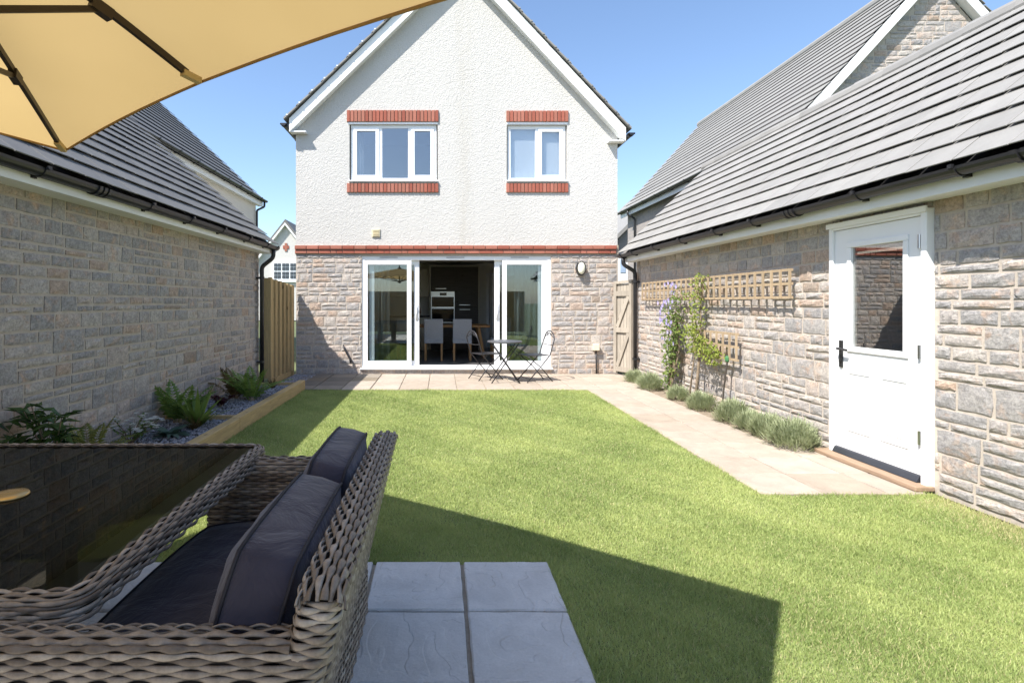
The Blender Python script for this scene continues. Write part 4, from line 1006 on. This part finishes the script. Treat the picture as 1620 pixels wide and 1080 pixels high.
# ------------------------------------------------------------------ rattan table and sofa
def wick_mat():
    t = NT('wicker_strand'); r = t.rnd(); n = t.noise(28, 4, .7)
    c = t.ramp(r, [(0,(.14,.112,.086)),(.4,(.215,.178,.14)),(.75,(.29,.248,.20)),(1,(.38,.335,.28))])
    c = t.mix(1.0, c, t.ramp(n, [(.3,(.6,.58,.56)),(.7,(1.25,1.25,1.25))]), 'MULTIPLY')
    st = t.noise(300, 2, .5); return t.done(c, .5, t.bump(st, .25, .001), .45)
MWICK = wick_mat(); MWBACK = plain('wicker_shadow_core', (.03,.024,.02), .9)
def weave(mb, S, U, vs, stake=.042, amp=.0045, w=.013, th=.0028, closed=False, spl=4, phase=0):
    """S(u, v) -> (point, normal); one strand per v in vs, woven over stakes spaced along u"""
    n = max(2, int(round(U/stake)));  n += (n % 2) if closed else 0
    m = n*spl
    for j, v in enumerate(vs):
        ring = []
        jit = random.uniform(-.0012,.0012)
        for i in range(m if closed else m+1):
            u = U*i/m; p, nr = S(u, v); p2, _ = S(min(U, u+U/m*.5) if not closed else u+U/m*.5, v); p1, _ = S(max(0, u-U/m*.5) if not closed else u-U/m*.5, v)
            t = (p2-p1).normalized(); nr = (nr - t*nr.dot(t)).normalized(); s = t.cross(nr)
            k = math.cos(math.pi*i/spl + math.pi*(j+phase)); q = p + nr*(amp*k + jit)
            h = w*.5*(1.0+.30*k)
            ring.append((q+s*h*.98-nr*th*.3, q+s*h*.6+nr*th, q-s*h*.6+nr*th, q-s*h*.98-nr*th*.3, q-nr*th))
        o = len(mb.v); mb.v += [tuple(x) for r5 in ring for x in r5]; L = len(ring)
        for i in range(L if closed else L-1):
            i2 = (i+1) % L
            for k in range(5): mb.f.append((o+i*5+k, o+i2*5+k, o+i2*5+(k+1) % 5, o+i*5+(k+1) % 5))
def polypath(pts, closed=False):
    P = [Vector(p) for p in pts]; seg = []; tot = 0
    prs = list(zip(P, P[1:])) + ([(P[-1], P[0])] if closed else [])
    for a, b in prs: l = (b-a).length; seg.append((tot, l, a, b)); tot += l
    def f(u):
        if closed: u = u % tot
        for (t0, l, a, b) in seg:
            if u <= t0+l+1e-9: return a.lerp(b, max(0,(u-t0)/l)), (b-a).normalized()
        return seg[-1][3].copy(), (seg[-1][3]-seg[-1][2]).normalized()
    return f, tot
def arc2(cx, cy, r, a0, a1, n=6): return [(cx+r*math.cos(R(a0+(a1-a0)*k/n)), cy+r*math.sin(R(a0+(a1-a0)*k/n)), 0) for k in range(n+1)]
random.seed(5)
TZ = .70; tx0, tx1, ty0, ty1 = -2.2, -.84, 1.225, 2.46
rt_ = empty('rattan_table', (-1.5,1.84,.02), 'woven rattan dining table with dark glass top', 'table')
MB().prism([(x,y) for x,y,_ in arc2(tx1-.03,ty0+.03,.03,-90,0)+arc2(tx1-.03,ty1-.03,.03,0,90)+arc2(tx0+.03,ty1-.03,.03,90,180)+arc2(tx0+.03,ty0+.03,.03,180,270)], 'z', TZ-.008, TZ).build('glass_top', glassy('smoked_glass',(.20,.195,.18),.0,.55), rt_)
pp, PU = polypath(arc2(tx1-.03,ty0+.03,.034,-90,0)+arc2(tx1-.03,ty1-.03,.034,0,90)+arc2(tx0+.03,ty1-.03,.034,90,180)+arc2(tx0+.03,ty0+.03,.034,180,270), True)
def S_rim(u, v):
    q, t = pp(u); out = Vector((t.y,-t.x,0)); a = v
    if a < .012: off, z, n = a-.004, TZ+.004, Vector((0,0,1))
    elif a < .012+.044: th = (a-.012)/.044*math.pi/2; off = .008+.028*math.sin(th); z = TZ+.004-.028*(1-math.cos(th)); n = out*math.sin(th)+Vector((0,0,1))*math.cos(th)
    else: off, z, n = .036, TZ-.024-(a-.056), out
    return q+out*off+Vector((0,0,z)), n
m = MB(); weave(m, S_rim, PU, [.002+.0094*k for k in range(10)], .042, .0042, .0106, .0026, True)
kind(m.build('woven_rim', MWICK, rt_, True), 'stuff')
MB().prism([(x,y) for x,y,_ in arc2(tx1-.05,ty0+.05,.058,-90,0)+arc2(tx1-.05,ty1-.05,.058,0,90)+arc2(tx0+.05,ty1-.05,.058,90,180)+arc2(tx0+.05,ty0+.05,.058,180,270)], 'z', TZ-.085, TZ-.03).build('apron', MWBACK, rt_) if False else None
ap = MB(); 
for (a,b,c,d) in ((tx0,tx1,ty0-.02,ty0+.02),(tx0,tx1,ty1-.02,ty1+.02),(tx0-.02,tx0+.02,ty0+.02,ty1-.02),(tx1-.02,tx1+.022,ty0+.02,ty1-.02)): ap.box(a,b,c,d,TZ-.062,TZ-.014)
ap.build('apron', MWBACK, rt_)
for (x,y) in ((tx0+.12,ty0+.16),(tx0+.12,ty1-.16),(-1.62,ty0+.16),(-1.62,ty1-.16)): MB().box(x-.04,x+.04,y-.04,y+.04,.021,TZ-.09).build('leg', MWICK, rt_)
MB().lathe((-1.47,1.83,TZ), [(.058,.0),(.060,.004),(.055,.009),(.03,.012)], 28).build('parasol_cap', plain('brass_cap',(.62,.42,.16),.25,.05,metal=.6), rt_, True)

sofa = empty('rattan_sofa', (-.62,1.72,.02), 'woven rattan two-seat garden sofa beside the glass table', 'sofa')
SB, ST, AT = .03, .775, .66                                  # bottom, back top, arm top
BX = -.32
def lean(z): return 0 if z < .24 else (z-.24)*.235
def wgt(x): return max(0., min(1., (x+.60)/.26))
outer = [(-1.0,1.07,0),(-.38,1.07,0)] + arc2(BX-.055,1.125,.055,-90,0) + [(BX,2.32,0)] + arc2(BX-.055,2.325,.055,0,90) + [(-1.0,2.38,0)]
fo, UO = polypath(outer)
def S_out(u, z):
    q, t = fo(u); n = Vector((t.y,-t.x,0)); return Vector((q.x+lean(z)*wgt(q.x), q.y, z)), n
m = MB(); z = SB; vs = []
while z < AT: vs.append(z); z += .0118
weave(m, S_out, UO, vs, .040, .0042, .0130, .0025)
inner = [(-1.0,1.145,0),(-.43,1.145,0),(-.41,1.165,0),(-.41,2.285,0),(-.43,2.305,0),(-1.0,2.305,0)]
fi, UI = polypath(inner)
def S_in(u, z):
    q, t = fi(u); n = Vector((-t.y,t.x,0)); return Vector((q.x+lean(z)*wgt(q.x), q.y, z)), n
vs = []; z = .36
while z < AT: vs.append(z); z += .0118
weave(m, S_in, UI, vs, .040, .0042, .0130, .0025)
kind(m.build('woven_body', MWICK, sofa, True), 'stuff')
# arm tops
for y0, y1 in ((1.07,1.145),(2.305,2.38)):
    def S_arm(u, v, y0=y0, y1=y1):
        th = math.pi*v; r = (y1-y0)/2; return Vector((-1.0+u, (y0+y1)/2 - r*math.cos(th)*1.08, AT+.022*math.sin(th))), Vector((0,-math.cos(th),math.sin(th)))
    m = MB(); weave(m, S_arm, .70, [.14+.72*k/5 for k in range(6)], .040, .0042, .0135, .0026); kind(m.build('woven_arm', MWICK, sofa, True), 'stuff')
# upper back: loops round a stadium, then strands along the top
bw = .088
def S_up(u, z):
    q, t = fb2(u); n = Vector((t.y,-t.x,0)); return Vector((q.x+lean(z), q.y, z)), n
loop = arc2(BX-.03,1.10,.03,-90,0,4)+arc2(BX-.03,2.35,.03,0,90,4)+arc2(BX-bw+.03,2.35,.03,90,180,4)+arc2(BX-bw+.03,1.10,.03,180,270,4)
fb2, UB = polypath(loop, True)
m = MB(); z = AT-.02; vs = []
while z < ST-.006: vs.append(z); z += .0118
weave(m, S_up, UB, vs, .040, .0042, .0130, .0025, True)
xo = BX+lean(ST)
def S_top(u, v):
    th = math.pi*v; return Vector((xo-bw/2+(bw/2+.002)*math.cos(th), 1.062+u, ST+.018*math.sin(th)-.022*(max(0,.04-min(u,1.326-u))/.04)**2)), Vector((math.cos(th),0,math.sin(th)))
weave(m, S_top, 1.326, [k/9 for k in range(10)], .036, .0044, .0140, .0028, spl=5)
kind(m.build('woven_back', MWICK, sofa, True), 'stuff')
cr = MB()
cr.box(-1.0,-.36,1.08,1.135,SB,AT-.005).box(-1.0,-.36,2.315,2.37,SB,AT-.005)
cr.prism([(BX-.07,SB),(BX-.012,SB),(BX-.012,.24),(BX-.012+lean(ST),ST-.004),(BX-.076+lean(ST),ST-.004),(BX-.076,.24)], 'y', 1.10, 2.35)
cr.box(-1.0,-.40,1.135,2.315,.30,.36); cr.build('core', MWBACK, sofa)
for (x,y) in ((-.96,1.11),(-.96,2.34),(-.40,1.13),(-.40,2.32)): MB().lathe((x,y,.018), [(.02,0),(.018,.03)], 10).build('foot', MBLACK, sofa)
def fab():
    t = NT('charcoal_canvas'); c = t.ramp(t.noise(4,4,.6), [(.3,(.032,.029,.042)),(.7,(.054,.049,.068))])
    wv = t.new('ShaderNodeTexWave'); wv.inputs['Scale'].default_value = 160; t.link(t.pos(), wv.inputs['Vector'])
    nm = t.bump(t.noise(9,4,.6,None,.6), .7, .02, t.bump(wv.outputs['Fac'], .15, .001)); t.b.inputs['Sheen Weight'].default_value = .25; return t.done(c, .85, nm, .25)
MFAB = fab(); MPIPE = plain('black_piping', (.018,.017,.022), .7)
def cushion(cx_, cy_, cz, lx, ly, lz, ry, label, name, p=5, seed=0, sagtop=0):
    rs = random.Random(seed); ob = MB(); n = 14
    # superellipsoid-like pillow from a subdivided cube
    vs = {}; V = []; F = []
    def vid(q):
        k = tuple(round(x,4) for x in q)
        if k not in vs:
            x, y, z = q
            f = []
            for i, c in enumerate(q):
                o = [abs(q[j]) for j in range(3) if j != i]
                f.append(c*(1+.0))
            # the thin axis bulges in the middle
            px, py, pz = x, y, z
            bul = (1-abs(y)**3.2)*(1-abs(z)**3.2)
            X = px*(.52+.48*bul)*lx/2; rc = 1-.085*(y*y*z*z)**1.3; py *= rc; pz *= rc; Y = py*(1-.045*(1-abs(px))*0-.03*abs(z)**2)*ly/2; Z = pz*(1-.03*(1-abs(y)**2)*0-.02*abs(y)**2)*lz/2
            Y *= (1-.02*abs(px)); Z *= (1-.02*abs(px))
            w = .006*math.sin(9*y+3*z+seed)+.005*math.sin(17*z-6*y+seed*2)+.003*math.sin(31*y+23*z)
            X += w*px*bul*.7
            if z > 0: Z -= sagtop*(1-abs(y)**2)*z*.5
            vs[k] = len(V); V.append((X,Y,Z))
        return vs[k]
    def g(a): return -1+2*a/n
    for s in (-1,1):
        for i in range(n):
            for j in range(n):
                a,b,c,d = g(i),g(i+1),g(j),g(j+1)
                for ax in range(3):
                    if ax == 0: q = [(s,a,c),(s,b,c),(s,b,d),(s,a,d)]
                    else:
                        if j >= 4: continue
                        c2, d2 = -1+2*j/4, -1+2*(j+1)/4
                        q = [(c2,s,a),(c2,s,b),(d2,s,b),(d2,s,a)] if ax == 1 else [(c2,a,s),(c2,b,s),(d2,b,s),(d2,a,s)]
                    F.append(tuple(vid(x) for x in q))
    M4 = Matrix.Translation((cx_,cy_,cz)) @ Matrix.Rotation(ry,4,'Y')
    t = empty(name, (cx_,cy_,cz-lz/2), label, 'cushion'); ob.add([M4 @ Vector(v) for v in V], F)
    o = ob.build('cover', MFAB, t, True)
    import bmesh
    bm = bmesh.new(); bm.from_mesh(o.data); bmesh.ops.recalc_face_normals(bm, faces=bm.faces); bm.to_mesh(o.data); bm.free()
    for s in (-1,1):
        pts = []
        for (a,b) in [(g(i),-1) for i in range(n)]+[(1,g(i)) for i in range(n)]+[(-g(i),1) for i in range(n)]+[(-1,-g(i)) for i in range(n)]:
            v = Vector(V[vid((s,a,b))]); pts.append(M4 @ (v + Vector((0, a*.001, b*.001))))
        MB().tube(pts, .0048, 6, False, True).build('piping', MPIPE, t, True)
    return t
la = math.atan(.235)
cushion(-.415, 2.015, .62, .22, .57, .47, la, 'far charcoal back cushion standing upright against the sofa back', 'back_cushion', seed=1, sagtop=.02)
cushion(-.43, 1.44, .605, .25, .61, .46, la+.03, 'near charcoal back cushion leaning on the sofa back', 'back_cushion', seed=4, sagtop=.02)
cushion(-.70, 1.725, .405, .09, 1.15, .60, math.pi/2, 'long flat charcoal seat cushion on the rattan sofa', 'seat_cushion', seed=7)

# ------------------------------------------------------------------ parasol
def canvas():
    t = NT('golden_canvas'); c = t.ramp(t.noise(1.5,2,.5), [(.3,(.50,.35,.145)),(.7,(.53,.375,.16))])
    fold = t.noise(2.5, 2, .5); nm = t.bump(fold, .12, .02, t.bump(t.noise(700,2), .1, .0005))
    t.done(c, .85, nm, .2); tr = t.new('ShaderNodeBsdfTranslucent'); t.link(c, tr.inputs[0]); t.link(nm, tr.inputs[1])
    mx = t.new('ShaderNodeMixShader'); mx.inputs[0].default_value = .55
    t.link(t.b.outputs[0], mx.inputs[1]); t.link(tr.outputs[0], mx.inputs[2]); t.link(mx.outputs[0], t.out.inputs[0]); return t.m
MCANV = canvas(); MRIB = plain('bronze_aluminium', (.045,.032,.022), .45, .1, metal=.3)
par = empty('parasol', (-3.2,-.35,.02), 'golden cantilever parasol over the rattan seating', 'parasol')
A = Vector((-2.071,2.963,2.20)); C = Vector((.29,1.33,2.20)); vv = Vector((-.5688,-.8224,0)); 
D = C+vv*2.35; E = A+vv*2.35; HUB = Vector((-1.46,1.325,2.56))
B = A.lerp(C,.4625); B.z = 2.272; Dm = C.lerp(D,.5); Dm.z = 2.25; Em = D.lerp(E,.5); Em.z = 2.272; Am = E.lerp(A,.5); Am.z = 2.25
tips = [A,B,C,Dm,D,Em,E,Am]
cv = MB(); n = 10
for i in range(8):
    p, q = tips[i], tips[(i+1) % 8]; o = len(cv.v)
    for a in range(n+1):
        for b in range(n+1):
            r = a/n; s = b/n
            e = p.lerp(q, s); pt = HUB.lerp(e, r)
            sag = math.sin(math.pi*s)*r
            pt = pt + (HUB-e)*.008*sag*r + Vector((0,0,-.02*math.sin(math.pi*s)*math.sin(math.pi*r)+.008*sag*r**2))
            pt.z += .018*math.sin(math.pi*r)
            cv.v.append(tuple(pt))
    for a in range(n):
        for b in range(n): cv.f.append((o+a*(n+1)+b, o+a*(n+1)+b+1, o+(a+1)*(n+1)+b+1, o+(a+1)*(n+1)+b))
can = cv.build('canopy', MCANV, par, True)
hem = MB(); pts = []
for i in range(8):
    p, q = tips[i], tips[(i+1) % 8]
    for b in range(8):
        s = b/8; e = p.lerp(q, s); pts.append(e + (HUB-e)*.008*math.sin(math.pi*s) + Vector((0,0,.008*math.sin(math.pi*s)-.006)))
hem.tube(pts, .006, 5, False, True); hem.build('hem', plain('canvas_hem',(.34,.20,.07),.9), can)
RUN = Vector((-1.46,1.325,2.08))
for i, tp in enumerate(tips):
    top = HUB+Vector((0,0,-.02)); pts = []
    for k in range(9):
        f = k/8*.93; pt = top.lerp(tp+Vector((0,0,-.022)), f); pt.z += .018*math.sin(math.pi*f); pts.append(pt)
    rb_ = MB()
    for a, b in zip(pts, pts[1:]): rb_.bar(a, b, .017, .026)
    rib = rb_.build('rib', MRIB, par)
    mid = top.lerp(tp+Vector((0,0,-.022)), .60); mid.z += .018*math.sin(math.pi*.6)-.012
    MB().bar(RUN, mid, .014, .020).build('strut', MRIB, rib)
    MB().bar(mid-(tp-top).normalized()*.035, mid+(tp-top).normalized()*.035, .032, .04).build('joint', MRIB, rib)
    a = top.lerp(tp+Vector((0,0,-.022)), .93); a.z += .018*math.sin(math.pi*.93)-.004
    MB().bar(a-(tp-a).normalized()*.02, tp+Vector((0,0,-.012))+(HUB-tp)*.012, .028, .024).build('pocket', plain('canvas_pocket',(.55,.40,.19),.9) if i == 0 else bpy.data.materials['canvas_pocket'], rib)
MB().lathe((HUB.x,HUB.y,2.50), [(.06,0),(.075,.02),(.075,.05),(.04,.10)], 16).build('hub', MRIB, par)
MB().lathe((RUN.x,RUN.y,2.04), [(.03,0),(.06,.015),(.06,.06),(.03,.09)], 16).build('runner', MRIB, par)
MB().tube([(RUN.x,RUN.y,2.05),(RUN.x,RUN.y,2.9)], .02, 10).build('hanger', MRIB, par)
MB().tube([(-3.2,-.35,.08),(-3.2,-.35,2.2)], .038, 12).build('mast', MRIB, par, True)
MB().tube([(-3.2,-.35,2.2),(-3.05,-.2,2.75),(-2.4,.43,2.98),(-1.46,1.325,2.9)], .028, 12).build('arm', MRIB, par, True)
MB().box(-3.6,-2.8,-.75,.05,.022,.09).build('base', plain('granite_base',(.10,.10,.10),.7), par, bevel=.02)

# ------------------------------------------------------------------ grass
def grass():
    P = []
    for (a,b,c,d) in [(-2.10,2.27,2.78,8.29),(2.24,3.47,2.78,3.79),(.55,3.47,.9,2.78)]:
        y = c
        while y < d:
            h = min(.25, d-y); dens = 56000 if y < 3.2 else 36000 if y < 4.5 else 25000 if y < 6 else 20000
            n = int((b-a)*h*dens); q = np.empty((n,3)); q[:,0] = rng.uniform(a,b,n); q[:,1] = rng.uniform(y,y+h,n); q[:,2] = 0; P.append(q); y += h
    P = np.concatenate(P); n = len(P); x, y = P[:,0], P[:,1]
    def nz(s, o): return (np.sin(x*s*1.7+o+1.3*np.sin(y*s+o))+np.sin(y*s*1.3-o+1.7*np.sin(x*s*.8+2*o))+np.sin((x+y)*s*2.3+o*3))/3
    pat = nz(1.9,.4)*.5+nz(5.1,2.1)*.3+nz(13,1.2)*.2
    far = np.clip((y-2)/6,0,1)
    eg = np.minimum.reduce([np.abs(x-2.25)+10*(y<3.77), np.abs(y-8.27), np.abs(x+2.09), np.abs(y-2.79)+10*(x>.6), np.abs(x-.56)+10*(y>2.79), np.abs(x-3.46), np.abs(y-3.77)+10*(x<2.25)])
    L = (.011+.009*rng.random(n)+.013*(rng.random(n)**3))*(1+.6*np.clip(1-eg/.05,0,1))*(1+.25*nz(4,3.3)); W = (.0016+.0011*rng.random(n))*(1+.7*far)
    az = rng.random(n)*6.283; el = .45+.85*rng.random(n); fa = rng.random(n)*6.283
    dx, dy, dz = np.cos(az)*np.cos(el), np.sin(az)*np.cos(el), np.sin(el)
    sx, sy = np.cos(fa), np.sin(fa)
    V = np.empty((n,3,3))
    V[:,0] = P + np.stack([sx*W,sy*W,np.zeros(n)-.002],1); V[:,1] = P - np.stack([sx*W,sy*W,np.zeros(n)+.002],1); V[:,2] = P + np.stack([dx*L,dy*L,dz*L],1)
    me = bpy.data.meshes.new('grass'); me.vertices.add(3*n); me.vertices.foreach_set('co', V.reshape(-1).astype(np.float32))
    me.loops.add(3*n); me.loops.foreach_set('vertex_index', np.arange(3*n, dtype=np.int32))
    me.polygons.add(n); me.polygons.foreach_set('loop_start', np.arange(0,3*n,3,dtype=np.int32)); me.update(calc_edges=True)
    g0 = np.array([.225,.31,.09]); g1 = np.array([.51,.565,.215]); ye = np.array([.56,.52,.27])
    stripe = .06*np.sin(x*6.9)*np.clip((y-3)/3,0,1)
    t = np.clip(rng.random(n)*.62+.20+pat*.62+stripe+.16*nz(31,.7)*nz(9,2.2),0,1)[:,None]; col = g0*(1-t)+g1*t
    edge = np.clip((x-3.1)/.35,0,1)*(y<3.7); dry = rng.random(n) < np.clip(.05+.26*np.clip(-pat-.12,0,1)+.55*edge,0,1)
    col[dry] = ye*(.7+.5*rng.random(dry.sum()))[:,None]
    ca = me.color_attributes.new('tint','FLOAT_COLOR','POINT'); c4 = np.ones((n,3,4),dtype=np.float32); c4[:,:,:3] = col[:,None,:]
    ca.data.foreach_set('color', c4.reshape(-1))
    t = NT('grass_blade'); at = t.new('ShaderNodeAttribute'); at.attribute_name = 'tint'; t.done(at.outputs['Color'], .55, None, .3)
    tr = t.new('ShaderNodeBsdfTranslucent'); t.link(at.outputs['Color'], tr.inputs[0]); mx = t.new('ShaderNodeMixShader'); mx.inputs[0].default_value = .35
    t.link(t.b.outputs[0], mx.inputs[1]); t.link(tr.outputs[0], mx.inputs[2]); t.link(mx.outputs[0], t.out.inputs[0])
    me.materials.append(t.m); o = bpy.data.objects.new('grass', me); COL.objects.link(o); kind(o,'stuff'); o['label'] = 'short mown green lawn grass'; o['category'] = 'grass'
grass()
